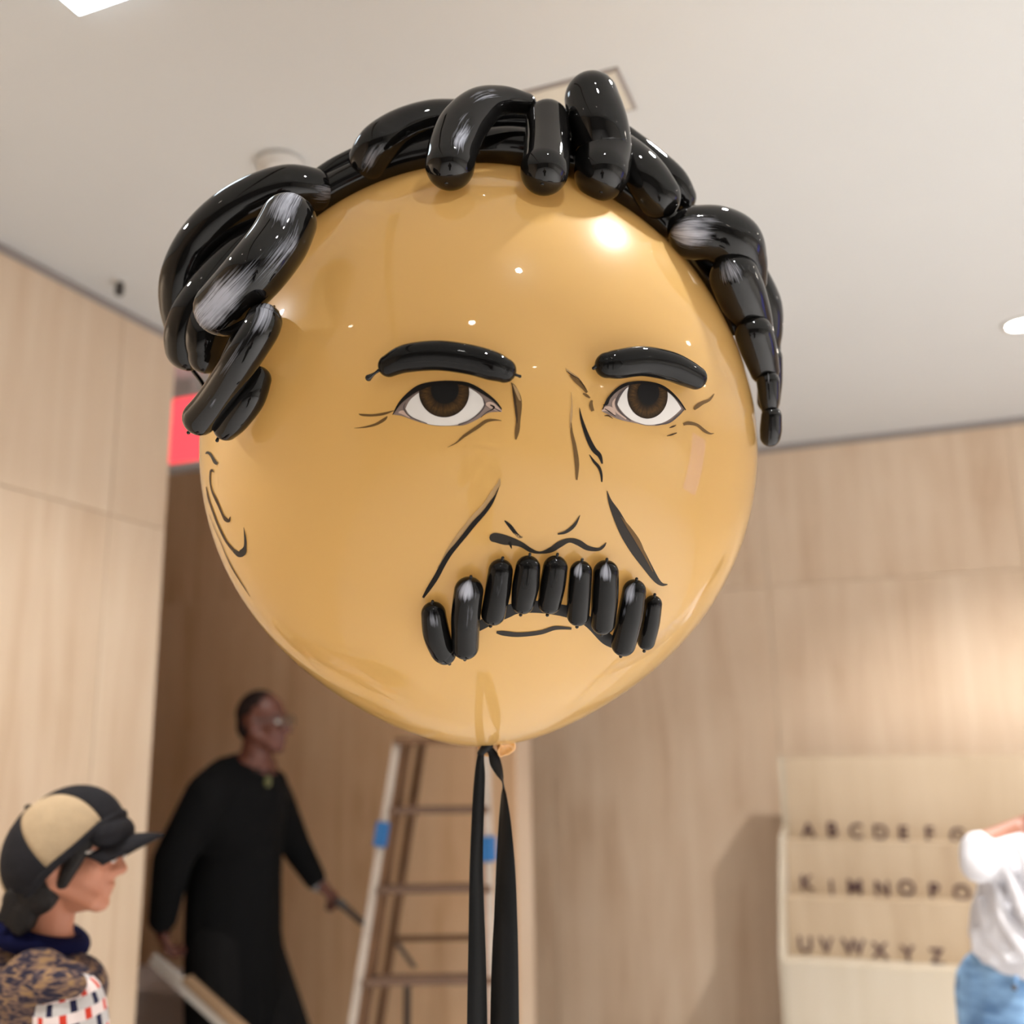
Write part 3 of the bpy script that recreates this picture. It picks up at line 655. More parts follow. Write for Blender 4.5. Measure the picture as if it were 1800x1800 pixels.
# ------------------------------------------------------------------ black ribbon tied to the neck
M['ribbon'] = plain('black_ribbon', (10, 10, 11), .55, .25, noise=.15, nscale=30)
rib = empty('ribbon', 'long black ribbon with two tails hanging from the neck of the face balloon', 'ribbon', tip - V((0, 0, .02)))
dk = depth(tip) - .018
def tail(rows):
    """rows: (y, xl, xr, depth offset left, depth offset right)"""
    d = catmull(rows, 8); vs = []; fs = []; T_ = .0004
    for (y, xl, xr, dl, dr) in d:
        dd = dk - max(0, (y - 1310)) / FPX * dk * sin(PITCH) * 1.0
        a = P(xl, y, dd + dl); b = P(xr, y, dd + dr); nrm = (b - a).cross(UPV).normalized() * T_
        for q in (0, .5, 1): vs.append(a.lerp(b, q) + nrm * (1 if 1 else 0))
        for q in (1, .5, 0): vs.append(a.lerp(b, q) - nrm)
    n = len(d)
    for i in range(n - 1):
        for j in range(6): fs.append((i * 6 + j, i * 6 + (j + 1) % 6, (i + 1) * 6 + (j + 1) % 6, (i + 1) * 6 + j))
    return from_data('ribbon_tail', vs, fs, M['ribbon'], rib)
tail([(1316, 845, 858, 0, 0), (1328, 839, 851, 0, 0), (1364, 834, 852.5, 0, .004), (1420, 830, 851, 0, .006), (1500, 826.5, 849, 0, .008), (1551, 825, 849.5, 0, .01), (1620, 824, 852, 0, .01), (1676, 823, 854, 0, .01), (1760, 821.5, 856, 0, .01), (1900, 820, 858, 0, .01), (2060, 819, 859, 0, .01), (2300, 818, 860, 0, .01)])
tail([(1314, 852, 866, 0, 0), (1326, 858, 876, 0, .004), (1345, 862, 882, -.004, .008), (1362, 872.5, 884.5, -.006, .008), (1377, 883.3, 885.2, -.008, .008), (1400, 881, 890.5, .008, -.008), (1442, 877, 897.5, .012, -.006), (1500, 873.5, 903.5, .012, -.004), (1551, 871, 907, .012, 0), (1620, 868, 909.5, .01, 0), (1676, 865, 911, .01, 0), (1760, 862.5, 912, .01, 0), (1900, 861, 913, .01, 0), (2060, 860, 914, .01, 0), (2300, 860, 914, .01, 0)])
tube('ribbon_knot', [P(844, 1324, dk), P(853, 1315, dk - .006), P(862, 1309, dk - .004)], [5.5 * k0, 7.5 * k0, 6 * k0], M['ribbon'], rib, seg=16, n=5)

# ------------------------------------------------------------------ stepped letter stand by the back wall
M['stand'] = plywood('stand_board', (192, 172, 147), (183, 162, 136), (168, 144, 118))
M['stand_front'] = plywood('stand_front_board', (196, 184, 166), (190, 177, 157), (176, 162, 140))
M['letter'] = plain('letter_print', (78, 54, 58), .6, .3, noise=.1)
a0s, a1s = -.655, 1.05
B1, B2, B3, B4 = 5.12, 4.98, 4.84, 4.70
z_top = on_b(1398, 1330, B1)[1]; z1 = on_b(1392, 1478, B2)[1]; z2 = on_b(1385, 1578, B3)[1]; z3 = on_b(1370, 1690, B4)[1]
std = empty('letter_stand', 'stepped plywood stand printed with rows of letters beside the person in jeans', 'display stand', room((a0s + a1s) / 2, 5.0, 0))
rbox('upper_panel', a0s + .012, a1s, B1, B1 + .14, 0, z_top, M['stand'], std, .003)
rbox('step', a0s + .012, a1s, B2, B1 - .001, 0, z1, M['stand'], std, .003)
rbox('step', a0s + .012, a1s, B3, B2 - .001, 0, z2, M['stand'], std, .003)
rbox('front_box', a0s, a1s, B4, B3 - .001, 0, z3, M['stand_front'], std, .003)
# sloping side cheek
side = [(B4, 0), (B4, z3 + .012), (B3 - .02, z2 + .02), (B2 - .02, z1 + .02), (B1 - .01, z1 + .05), (B1, z_top), (B1 + .14, z_top), (B1 + .14, 0)]
vs = [room(a0s - .012, p, q) for p, q in side] + [room(a0s + .012, p, q) for p, q in side]; n_ = len(side)
fs = [tuple(range(n_))[::-1], tuple(range(n_, 2 * n_))] + [(i, (i + 1) % n_, n_ + (i + 1) % n_, n_ + i) for i in range(n_)]
from_data('side_panel', vs, fs, M['stand_front'], std, False)
def letter(ch, px, py, b):
    a, z = on_b(px, py, b)
    cu = bpy.data.curves.new('t', 'FONT'); cu.body = ch; cu.size = .088; cu.align_x = 'CENTER'; cu.align_y = 'CENTER'; cu.extrude = .002; cu.offset = .0016
    o = bpy.data.objects.new('t', cu); COL.objects.link(o)
    me = bpy.data.meshes.new_from_object(o.evaluated_get(bpy.context.evaluated_depsgraph_get())); bpy.data.objects.remove(o); bpy.data.curves.remove(cu)
    me.materials.clear(); me.transform(Matrix((AX, V((0, 0, 1)), -BX)).transposed().to_4x4()); me.transform(Matrix.Translation(room(a, b - .003, z)))
    me.name = 'letter'; q = link('letter', me, M['letter'], None, False); place(q, std)
for ch, x, y in zip('ABCDEFG', (1421, 1463, 1505, 1548, 1588, 1634, 1683), (1460, 1459, 1462, 1464, 1466, 1467, 1470)): letter(ch, x, y, B1)
for ch, x, y in zip('KJMNOPQ', (1418, 1462, 1503, 1551, 1594, 1642, 1691), (1553, 1561, 1560, 1563, 1562, 1567, 1570)): letter(ch, x, y, B2)
for ch, x, y in zip('UVWXYZ', (1416, 1453, 1501, 1547, 1596, 1647), (1661, 1663, 1666, 1672, 1678, 1683)): letter(ch, x, y, B3)

# ------------------------------------------------------------------ stepladder
M['lad_white'] = plain('worn_white_paint', (196, 184, 172), .5, .4, noise=.25, nscale=14)
M['lad_brown'] = plain('worn_brown_wood', (112, 82, 58), .6, .3, noise=.3, nscale=12)
M['lad_tread'] = plain('tread_brown', (108, 84, 68), .6, .3, noise=.25, nscale=10)
M['lad_orange'] = plain('orange_brown_rail', (150, 96, 58), .5, .4, noise=.15, nscale=10)
M['tape'] = plain('blue_tape', (52, 112, 172), .5, .3, noise=.08)
M['lad_dark'] = plain('dark_rear_rail', (74, 64, 58), .5, .3, noise=.15)
DL = 3.9
TL, TR = P(699, 1303, DL + .05), P(853, 1303, DL + .05)
def floor_pt(p, q): t = p.z / (p.z - q.z); return p + (q - p) * t
FL = floor_pt(TL, P(620, 1800, DL - .18)); FR = floor_pt(TR, P(866, 1800, DL - .18))
lad = empty('stepladder', 'tall worn stepladder with blue tape on its rails standing behind the ribbon', 'ladder', (FL + FR) / 2)
cross = (TR - TL).normalized()
for (p, q, nm) in ((FL, TL, 'left'), (FR, TR, 'right')):
    r = bar('front_rail', p, q, .030, .024, M['lad_white'], lad, up=BX)
    ins = (TR - TL).normalized() * (.022 if nm == 'left' else -.022)
    bar('rail_side', p + ins + BX * .03, q + ins + BX * .03, .016, .075, M['lad_brown'] if nm == 'left' else M['lad_orange'], sub=None, root=lad, up=BX)
for (px_, py_, p, q) in ((679, 1467, FL, TL), (862, 1492, FR, TR)):
    # tape wraps around the rail at that height
    tz = P(px_, py_, DL - .05).z; f = (tz - p.z) / (q.z - p.z); c = p + (q - p) * f; dd = (q - p).normalized() * .045
    bar('blue_tape', c - dd, c + dd, .046, .05, M['tape'], lad, up=BX)
def at_h(p, q, z): return p + (q - p) * ((z - p.z) / (q.z - p.z))
for py_ in (1425, 1560, 1711):
    z = P(740, py_, DL - .02).z
    while py_ and z > .2:
        l_, r_ = at_h(FL, TL, z), at_h(FR, TR, z)
        bar('tread', l_ + BX * .025, r_ + BX * .025, .085, .026, M['lad_tread'], lad)
        break
zz = P(740, 1711, DL - .02).z
for k in (1, 2):
    z = zz - .31 * k
    if z > .1: l_, r_ = at_h(FL, TL, z), at_h(FR, TR, z); bar('tread', l_ + BX * .025, r_ + BX * .025, .085, .026, M['lad_tread'], lad)
bar('top_cap', TL - cross * .03 + BX * .05, TR + cross * .03 + BX * .05, .17, .028, M['lad_brown'], lad)
for (tp, off) in ((TL + cross * .05, 0), (TR - cross * .05, 0)):
    pass
rl1, rr1 = TL + cross * .05 + BX * .1, TR - cross * .05 + BX * .1
rl0, rr0 = floor_pt(rl1, P(668, 1790, DL + .22)), floor_pt(rr1, P(843, 1790, DL + .22))
for p, q in ((rl0, rl1), (rr0, rr1)): bar('rear_rail', p, q, .034, .03, M['lad_brown'], lad, up=AX)
for z in (.35, .9):
    bar('rear_brace', at_h(rl0, rl1, z), at_h(rr0, rr1, z), .03, .02, M['lad_brown'], lad)
pq = P(716, 1722, DL + .25); bar('spreader', P(700, 1660, DL + .06), P(728, 1700, DL + .30), .02, .012, M['lad_dark'], lad)
bar('stay_bar', pq, V((pq.x, pq.y, .02)), .03, .02, M['lad_dark'], lad, up=AX)

# ------------------------------------------------------------------ people
def axes(fwd, up):
    f = fwd.normalized(); s = up.cross(f).normalized(); u = f.cross(s); return f, s, u
def head_shapes(c, f, s, u, k=1.0):
    Mx = Matrix((f, s, u)).transposed(); q = lambda x, y, z: c + (f * x + s * y + u * z) * k
    E = lambda x, y, z, r: ('e', q(x, y, z), tuple(v * k for v in r), Mx)
    Cc = lambda a, ra, b, rb: ('c', q(*a), ra * k, q(*b), rb * k)
    L_ = [E(-.012, 0, .03, (.098, .077, .095)), E(.03, 0, -.035, (.063, .060, .082)), E(.068, 0, -.098, (.024, .026, .02)),
          Cc((.06, .03, -.085), .022, (-.005, .058, -.045), .022), Cc((.06, -.03, -.085), .022, (-.005, -.058, -.045), .022),
          Cc((.088, 0, .008), .010, (.112, 0, -.032), .013), Cc((.098, .011, -.036), .009, (.098, -.011, -.036), .009),
          Cc((.078, .034, .028), .012, (.078, -.034, .028), .012), E(.086, 0, -.062, (.014, .024, .010)), E(.083, 0, -.076, (.013, .021, .010)),
          E(.058, .042, -.025, (.026, .02, .022)), E(.058, -.042, -.025, (.026, .02, .022)),
          E(-.012, .076, -.008, (.024, .012, .033)), E(-.012, -.076, -.008, (.024, .012, .033))]
    return L_, q
def eyes(c, f, s, u, k, root, mw, md):
    for sg in (1, -1):
        p = c + (f * .078 + s * .033 * sg + u * .006) * k
        e = blob('eye', [('e', p, (.0115 * k,) * 3)], mw, root, .003, 1)
        blob('iris', [('e', p + f * .0095 * k, (.005 * k,) * 3)], md, sub=e, voxel=.002, smooth=1)
def hand_shapes(w, d, nrm, thumb, curl=.9, k=1.0):
    """wrist, finger direction, palm normal (fingers curl towards it), thumb side"""
    d = d.normalized(); th = (thumb - d * thumb.dot(d)).normalized(); nr = (nrm - d * nrm.dot(d)).normalized()
    out = [('c', w - d * .01, .024 * k, w + d * .03 * k, .026 * k)]
    for i, (off, ln) in enumerate(((.030, .074), (.0105, .082), (-.009, .077), (-.028, .060))):
        base = w + (d * (.085 - .004 * abs(i - 1)) + th * off) * k
        out.append(('c', w + d * .02 * k + th * off * .6 * k, .017 * k, base, .0125 * k))
        p = base; a = .15 + .05 * i; r = .0092
        for seg_, fr in ((0, .45), (1, .32), (2, .23)):
            a += curl * (.75 if seg_ else .6)
            q = p + (d * cos(a) + nr * sin(a)) * ln * fr * k
            out.append(('c', p, r * k, q, (r - .0008) * k)); p = q; r -= .0008
    t0 = w + (d * .022 + th * .026) * k; t1 = t0 + (d * .032 + th * .026 + nr * .012) * k; t2 = t1 + (d * .026 + th * .002 + nr * .022) * k
    out += [('c', t0, .015 * k, t1, .0115 * k), ('c', t1, .0105 * k, t2, .0088 * k)]
    return out
M['eye_w'] = plain('eye_white_wet', (220, 214, 206), .2, .5, noise=.02)
M['eye_d'] = plain('eye_dark', (30, 20, 14), .2, .5, noise=.1)
UPW = V((0, 0, 1))
# --- man in black, walking to the right in the hallway
M['skin_dark'] = plain('deep_brown_skin', (96, 54, 41), .42, .5, noise=.12, nscale=14)
M['black_cloth'] = plain('black_wool', (9, 9, 10), .9, .15, noise=.2, nscale=40)
M['black_trouser'] = plain('black_trouser_cloth', (17, 16, 16), .9, .15, noise=.2, nscale=40)
dm = 4.0
mf = (V((1, 0, 0)) * .93 - V((0, 1, 0)) * .22).normalized()
hm, sm, um = axes(mf, UPW)
mc = P(463, 1271, dm)
man = empty('person', 'man in a long black coat and glasses stepping past the ladder', 'person', V((mc.x - .1, mc.y, 0)))
hs, q = head_shapes(mc, hm, sm, um, 1.0)
J = lambda x, y, d: P(x, y, d)
nb = J(447, 1352, dm)
nsh, nel, nwr = J(366, 1398, dm - .2), J(303, 1512, dm - .22), J(284, 1628, dm - .18)
fsh, fel, fwr = J(478, 1402, dm + .17), J(520, 1488, dm + .16), J(558, 1552, dm + .12)
pel = J(412, 1640, dm)
hipR, hipL = pel - sm * .09, pel + sm * .09
def flr(p, dx): return V((p.x, p.y, .05)) + mf * dx
kneeR = hipR.lerp(flr(hipR, -.10), .5) + mf * .05; kneeL = hipL.lerp(flr(hipL, .34), .5) + mf * .06
fR, fL = flr(hipR, -.16), flr(hipL, .30)
nh = hand_shapes(nwr, J(295, 1690, dm - .18) - nwr, RGT, -FWD + RGT * .4, 1.15, 1.08)
fh = hand_shapes(fwr, J(590, 1574, dm + .12) - fwr, -UPV, -FWD + UPV * .4, 1.15, 1.05)
body = hs + [('c', q(-.02, 0, -.06), .058, nb, .066), ('c', nb, .09, J(425, 1420, dm), .14), ('c', J(425, 1420, dm), .14, pel, .14),
     ('c', nsh, .055, nel, .042), ('c', nel, .042, nwr, .028), ('c', fsh, .055, fel, .042), ('c', fel, .042, fwr, .028),
     ('c', hipR, .085, kneeR, .06), ('c', kneeR, .058, fR, .042), ('c', hipL, .085, kneeL, .06), ('c', kneeL, .058, fL, .042)] + nh + fh
bd = blob('body', body, M['skin_dark'], man, .0065, 4)
eyes(mc, hm, sm, um, 1.0, man, M['eye_w'], M['eye_d'])
Ms = Matrix((hm, sm, um)).transposed()
coat = [('c', nb - UPW * .03, .078, J(430, 1405, dm), .165), ('e', J(415, 1430, dm), (.19, .22, .20), Ms), ('c', J(425, 1400, dm), .17, J(412, 1540, dm), .185),
        ('c', J(412, 1540, dm), .185, J(410, 1640, dm), .19), ('c', J(410, 1640, dm), .19, J(417, 1760, dm), .205), ('c', J(417, 1760, dm), .205, J(420, 1850, dm), .205),
        ('c', J(400, 1375, dm - .05), .10, nsh, .088), ('c', nsh, .088, nel, .075), ('c', nel, .075, nwr + (nel - nwr) * .12, .056),
        ('c', fsh, .085, fel, .062), ('c', fel, .062, fwr + (fel - fwr) * .12, .046), ('c', J(475, 1380, dm + .05), .07, fsh, .08)]
ct = blob('coat', coat, M['black_cloth'], man, .010, 6)
tube('collar', [nb + V((cos(a) * .072, sin(a) * .072, .0 - .012 * cos(a - .3))) for a in [i * pi / 8 for i in range(17)]], [.017] * 17, M['black_cloth'], sub=ct, seg=12, n=2)
blob('pin', [('e', J(471, 1374, dm - .19), (.014, .012, .022))], plain('olive_badge', (92, 92, 52), .4, .5, noise=.2), sub=ct, voxel=.004, smooth=1)
blob('cuff', [('c', fwr, .034, fwr + (fel - fwr) * .06, .036)], plain('pale_cuff', (150, 150, 150), .7, noise=.05), man, .005, 2)
blob('trousers', [('c', hipR, .12, kneeR, .088), ('c', kneeR, .088, fR + UPW * .05, .07), ('c', hipL, .12, kneeL, .088), ('c', kneeL, .088, fL + UPW * .05, .07)], M['black_trouser'], man, .010, 6)
for p in (fR, fL): blob('shoe', [('e', V((p.x, p.y, .045)) + mf * .06, (.14, .05, .045), Ms), ('e', V((p.x, p.y, .06)), (.07, .045, .055), Ms)], plain('black_shoe', (14, 13, 13), .3, .5, noise=.1), man, .007, 3)
def glasses(c, f, s, u, k, root, mf_, ml, w=.030):
    g = None
    for sg in (1, -1):
        pts = [c + (f * .103 + s * (.034 * sg + .026 * cos(a)) + u * (.006 + .02 * sin(a))) * k for a in [i * pi / 8 for i in range(17)]]
        o = tube('glasses', pts, [.0022 * k] * 17, mf_, root, seg=8, n=2) if g is None else tube('rim', pts, [.0022 * k] * 17, mf_, sub=g, seg=8, n=2)
        g = g or o
        ring = [c + (f * .103 + s * (.034 * sg + .0255 * cos(a)) + u * (.006 + .0195 * sin(a))) * k for a in [i * pi / 8 for i in range(16)]]
        from_data('lens', ring, [tuple(range(16))], ml, sub=g)
        tube('temple', [c + (f * .102 + s * .060 * sg + u * .012) * k, c + (f * .04 + s * .080 * sg + u * .010) * k, c + (f * -.02 + s * .083 * sg + u * .004) * k], [.0032 * k] * 3, mf_, sub=g, seg=8, n=3)
    tube('bridge', [c + (f * .106 + s * .009 + u * .008) * k, c + (f * .110 + u * .012) * k, c + (f * .106 - s * .009 + u * .008) * k], [.002 * k] * 3, mf_, sub=g, seg=8, n=2)
    return g
mlens, nt, b_ = new_mat('lens_glass'); nt.nodes.remove(b_)
tr = N(nt, 'ShaderNodeBsdfTransparent'); gl = N(nt, 'ShaderNodeBsdfGlossy', inp={'Roughness': .05}); ms = N(nt, 'ShaderNodeMixShader', inp={0: .25})
nt.links.new(tr.outputs[0], ms.inputs[1]); nt.links.new(gl.outputs[0], ms.inputs[2]); nt.links.new(ms.outputs[0], nt.nodes['Material Output'].inputs[0])
glasses(mc, hm, sm, um, 1.0, man, M['dark_metal'], mlens)
blob('hair', [('e', q(-.02, 0, .038), (.094, .0765, .092), Ms), ('e', q(-.055, 0, -.01), (.052, .066, .06), Ms)], plain('cropped_black_hair', (34, 22, 19), .8, .2, noise=.3, nscale=90), man, .007, 3)
# the two slanting bars he holds
M['bar_pale'] = plain('pale_bar_edge', (196, 188, 178), .4, .4, noise=.1)
M['bar_tan'] = plain('tan_bar_top', (150, 122, 94), .5, .3, noise=.15)
g0, g1 = P(268, 1684, dm - .20), P(440, 1840, dm - .42)
hb = empty('handle_bar', 'pale flat bar slanting down from the near hand of the man in black', 'bar', g1)
bar('bar_edge', g0, g1, .020, .045, M['bar_pale'], hb); sh = UPV * .012 + RGT * .028
bar('bar_top', g0 + sh + (g1 - g0) * .28, g1 + sh, .05, .02, M['bar_tan'], hb)
g2, g3 = P(596, 1586, dm + .085), P(640, 1624, dm + .03)
hb2 = empty('handle_bar', 'thin dark bar slanting from the far hand of the man in black to the ladder', 'bar', g3)
bar('bar_edge', g2, g3, .022, .022, M['lad_dark'], hb2)
tube('bar_grip', [g2, g2 + (g3 - g2) * .2], [.017, .017], M['dark_metal'], hb2, seg=14, n=3)
# grey plinth deeper in the hall
pz = P(280, 1742, 4.35)
pa, pb = pz.dot(AX), pz.dot(BX)
pl = empty('plinth', 'low grey box standing in the hallway behind the man in black', 'plinth', room(pa - .1, pb + .2, 0))
rbox('plinth_body', pa - .5, pa + .20, pb, pb + .4, 0, pz.z - .02, plain('plinth_grey', (178, 166, 160), .6, .3, noise=.05), pl, .004)
rbox('plinth_top', pa - .51, pa + .21, pb - .01, pb + .41, pz.z - .02, pz.z, plain('plinth_lid', (190, 178, 172), .6, .3, noise=.05), pl, .004)

# --- woman in a flat cap, lower left corner
M['skin_w'] = plain('warm_tan_skin', (190, 128, 100), .5, .4, noise=.1, nscale=12)
M['hair_b'] = plain('dark_hair', (22, 16, 13), .6, .3, noise=.35, nscale=70, bump=.5, bscale=90)
dw = 2.16
wf = (V((1, 0, 0)) * .97 + V((0, 1, 0)) * .10).normalized()
hw, sw, uw = axes(wf, (UPW + RGT * .02).normalized())
wc = P(120, 1502, dw)
wom = empty('person', 'person in a black and beige panelled cap, glasses and patterned knit cardigan', 'person', V((wc.x - .05, wc.y, 0)))
Mw = Matrix((hw, sw, uw)).transposed()
hs, q = head_shapes(wc, hw, sw, uw, 1.0)
nbw = P(72, 1668, dw)
shn, shf = P(62, 1735, dw - .17), P(80, 1735, dw + .17)
# near arm hangs with the elbow slightly forward
eln, wrn = P(98, 1985, dw - .2), P(190, 2130, dw - .15)
elf, wrf = P(110, 1985, dw + .2), P(230, 2110, dw + .1)
pelw = V((nbw.x - .02, nbw.y, .86))
hR, hL = pelw - sw * .085, pelw + sw * .085
body = hs + [('c', q(-.025, 0, -.07), .052, nbw, .058), ('c', nbw, .07, nbw - UPW * .2, .12), ('c', nbw - UPW * .2, .12, pelw, .13),
     ('c', shn, .05, eln, .038), ('c', eln, .038, wrn, .026), ('c', shf, .05, elf, .038), ('c', elf, .038, wrf, .026)]
for h_ in (hR, hL): body += [('c', h_, .085, V((h_.x, h_.y, .47)) + wf * .01, .058), ('c', V((h_.x, h_.y, .47)), .055, V((h_.x, h_.y, .06)), .038)]
body += hand_shapes(wrn, wf - UPW * .3, UPW * -1, sw * .4 + UPW * .5, .5) + hand_shapes(wrf, wf - UPW * .3, UPW * -1, -sw * .4 + UPW * .5, .5)
blob('body', body, M['skin_w'], wom, .0065, 4)
eyes(wc, hw, sw, uw, 1.0, wom, M['eye_w'], M['eye_d'])
glasses(wc, hw, sw, uw, 1.0, wom, plain('clear_glasses_frame', (226, 218, 208), .25, .5, noise=.03), mlens)
nape = [('e', q(-.05, 0, -.03), (.068, .076, .075), Mw), ('e', q(-.075, 0, -.085), (.048, .062, .04), Mw), ('e', q(-.02, 0, .04), (.1, .083, .08), Mw),
        ('c', q(.052, -.066, .045), .026, q(.014, -.070, -.050), .013), ('c', q(.052, .066, .045), .026, q(.014, .070, -.050), .013), ('e', q(-.040, -.048, -.060), (.048, .034, .055), Mw), ('e', q(-.040, .048, -.060), (.048, .034, .055), Mw), ('e', q(.05, 0, .055), (.052, .07, .03), Mw)]
for i in range(9):
    y = -.06 + i * .015
    nape.append(('e', q(-.065, y, -.105), (.03, .014, .045), Mw)); nape.append(('c', q(-.085, y, -.07), .016, q(-.105 + .008 * (i % 3), y * 1.05, -.118 - .012 * (i % 2)), .006))
blob('hair', nape, M['hair_b'], wom, .006, 2)
# cap: puffed crown of six panels, band and brim
cap_c = P(113, 1489, dw)
p_ax = (-RGT * .70 + UPV * .70 + FWD * .10).normalized(); q_ax = (RGT * .70 + UPV * .70); q_ax = (q_ax - p_ax * q_ax.dot(p_ax)).normalized(); t_ax = q_ax.cross(p_ax)
if t_ax.dot(FWD) > 0: t_ax = -t_ax
cap_black = plain('black_cap_cloth', (34, 33, 36), .9, .15, noise=.25, nscale=50, bump=.2); cap_beige = plain('beige_cap_cloth', (176, 154, 124), .9, .15, noise=.12, nscale=40, bump=.2)
def cap_pt(th, la, out=0):
    st = sin(th); wob = 1 + .018 * sin(5 * la) * st
    return cap_c + p_ax * (.110 + out) * cos(th) + (q_ax * cos(la) * (.138 + out) + t_ax * sin(la) * (.112 + out)) * st * wob
lam0 = radians(27)
capo = None
for s_ in range(6):
    l0, l1 = lam0 + s_ * radians(60), lam0 + (s_ + 1) * radians(60); vs = []; fs = []; nu, nv = 12, 16
    for i in range(nv + 1):
        th = .03 + (1.86 - .03) * i / nv
        for j in range(nu + 1):
            f = j / nu; puff = .006 * sin(pi * f) * sin(min(th, pi / 2)); vs.append(cap_pt(th, l0 + (l1 - l0) * f, puff))
    for i in range(nv):
        for j in range(nu): k_ = i * (nu + 1) + j; fs.append((k_, k_ + 1, k_ + nu + 2, k_ + nu + 1))
    mm = (cap_beige, cap_black)[s_ % 2]
    if capo is None:
        ring = [cap_pt(1.86, i * pi / 12) for i in range(25)]
        capo = tube('cap', ring, [.009] * 25, cap_black, wom, seg=10, n=2)
    pn = from_data('cap_panel', vs, fs, mm, sub=capo); so = pn.modifiers.new('t', 'SOLIDIFY'); so.thickness = .003
blob('cap_button', [('e', cap_pt(0, 0, .004), (.010, .010, .008))], cap_black, sub=capo, voxel=.004, smooth=1)
bm_pts = []; fs = []
brm = [(196, 1440), (214, 1436), (240, 1434), (264, 1439)]; nb_ = 14
def brim_pt(f, g):   # f across the forehead (-1..1), g outward 0..1
    base = P(196, 1478, dw) + sw * f * .082 + hw * (.028 - .055 * f * f)
    base += uw * (.012 - .012 * f * f)
    base -= uw * .021 * f * f
    outv = (hw * .95 + uw * .16).normalized() * .078 * (1 - .55 * f * f) * g
    return base + outv + uw * (-.012 * g * g) - uw * .013 * f * f * g
vs = []
for i in range(nb_ + 1):
    for k_ in range(7): vs.append(brim_pt(-1 + 2 * i / nb_, k_ / 6))
for i in range(nb_):
    for k_ in range(6): j = i * 7 + k_; fs.append((j, j + 1, j + 8, j + 7))
br = from_data('cap_brim', vs, fs, cap_black, sub=capo); so = br.modifiers.new('t', 'SOLIDIFY'); so.thickness = .006
blob('cap_front', [('e', P(196, 1462, dw), (.045, .085, .036), Matrix((hw, sw, uw)).transposed())], cap_black, sub=capo, voxel=.007, smooth=4)
# cardigan
def knit():
    m, nt, b = new_mat('marl_knit'); L = nt.links.new
    tc = N(nt, 'ShaderNodeTexCoord'); mp = N(nt, 'ShaderNodeMapping'); mp.inputs['Scale'].default_value = (36, 36, 120); mp.inputs['Rotation'].default_value = (0, .25, 0); L(tc.outputs['Object'], mp.inputs[0])
    no = N(nt, 'ShaderNodeTexNoise', inp={'Scale': 1.0, 'Detail': 2.0, 'Distortion': .8}); L(mp.outputs[0], no.inputs['Vector'])
    cr = N(nt, 'ShaderNodeValToRGB'); e = cr.color_ramp.elements; e[0].position = .42; e[0].color = (*lin((30, 26, 46)), 1); e[1].position = .54; e[1].color = (*lin((112, 88, 76)), 1)
    x = e.new(.66); x.color = (*lin((146, 114, 78)), 1); L(no.outputs[0], cr.inputs[0]); L(cr.outputs[0], b.inputs['Base Color']); b.inputs['Roughness'].default_value = .95
    return m
def checks():
    m, nt, b = new_mat('checked_knit'); L = nt.links.new
    uv = N(nt, 'ShaderNodeUVMap'); sp = N(nt, 'ShaderNodeSeparateXYZ'); L(uv.outputs[0], sp.inputs[0])
    row = math_node(nt, 'MULTIPLY', sp.outputs[0], 27.0); rf = math_node(nt, 'FLOOR', row); par = math_node(nt, 'MODULO', rf, 2.0)
    cx = math_node(nt, 'FRACT', math_node(nt, 'ADD', math_node(nt, 'MULTIPLY', sp.outputs[1], 9.0), math_node(nt, 'MULTIPLY', par, .45)))
    on = math_node(nt, 'LESS_THAN', cx, .28)
    c1 = N(nt, 'ShaderNodeMix', data_type='RGBA'); c1.inputs[6].default_value = (*lin((206, 58, 36)), 1); c1.inputs[7].default_value = (*lin((22, 24, 58)), 1); L(par, c1.inputs[0])
    c0 = N(nt, 'ShaderNodeMix', data_type='RGBA'); c0.inputs[6].default_value = (*lin((232, 216, 212)), 1); c0.inputs[7].default_value = (*lin((196, 192, 190)), 1); L(par, c0.inputs[0])
    mx = N(nt, 'ShaderNodeMix', data_type='RGBA'); L(on, mx.inputs[0]); L(c0.outputs[2], mx.inputs[6]); L(c1.outputs[2], mx.inputs[7])
    L(mx.outputs[2], b.inputs['Base Color']); b.inputs['Roughness'].default_value = .95
    return m
cd = blob('cardigan', [('c', nbw - UPW * .035, .072, nbw - UPW * .16, .125), ('e', nbw - UPW * .17 + hw * .01, (.125, .20, .13), Mw), ('c', nbw - UPW * .18, .14, pelw + UPW * .08, .15),
     ('c', nbw - UPW * .05 - sw * .04, .055, shn, .072), ('c', nbw - UPW * .05 + sw * .04, .055, shf, .072), ('c', shf, .072, elf, .06), ('c', elf, .06, wrf.lerp(elf, .12), .042),
     ('c', shn, .070, shn.lerp(eln, .2), .064), ('e', P(120, 1745, dw - .06), (.075, .12, .075), Mw), ('c', P(92, 1726, dw - .17), .048, P(132, 1732, dw - .17), .04), ('c', P(84, 1734, dw - .225), .034, P(132, 1731, dw - .23), .024), ('c', nbw - UPW * .035 - hw * .05, .075, nbw - UPW * .12 - hw * .05, .1)], knit(), wom, .008, 5)
navy = plain('navy_rib', (16, 18, 50), .95, .1, noise=.2, nscale=60)
cl = [nbw + UPW * .026 + hw * (.078 * cos(a) - .006) + sw * .088 * sin(a) - UPW * .026 * cos(a) for a in [i * pi / 10 for i in range(21)]]
tube('collar', cl, [.025] * 21, navy, wom, seg=14, n=2)
c_top = P(122, 1772, dw - .195)
tube('sleeve', [c_top, P(126, 1830, dw - .20), P(128, 1985, dw - .2), P(205, 2110, dw - .15)], [.066, .068, .058, .042], checks(), wom, seg=32, n=6, ref=-FWD)
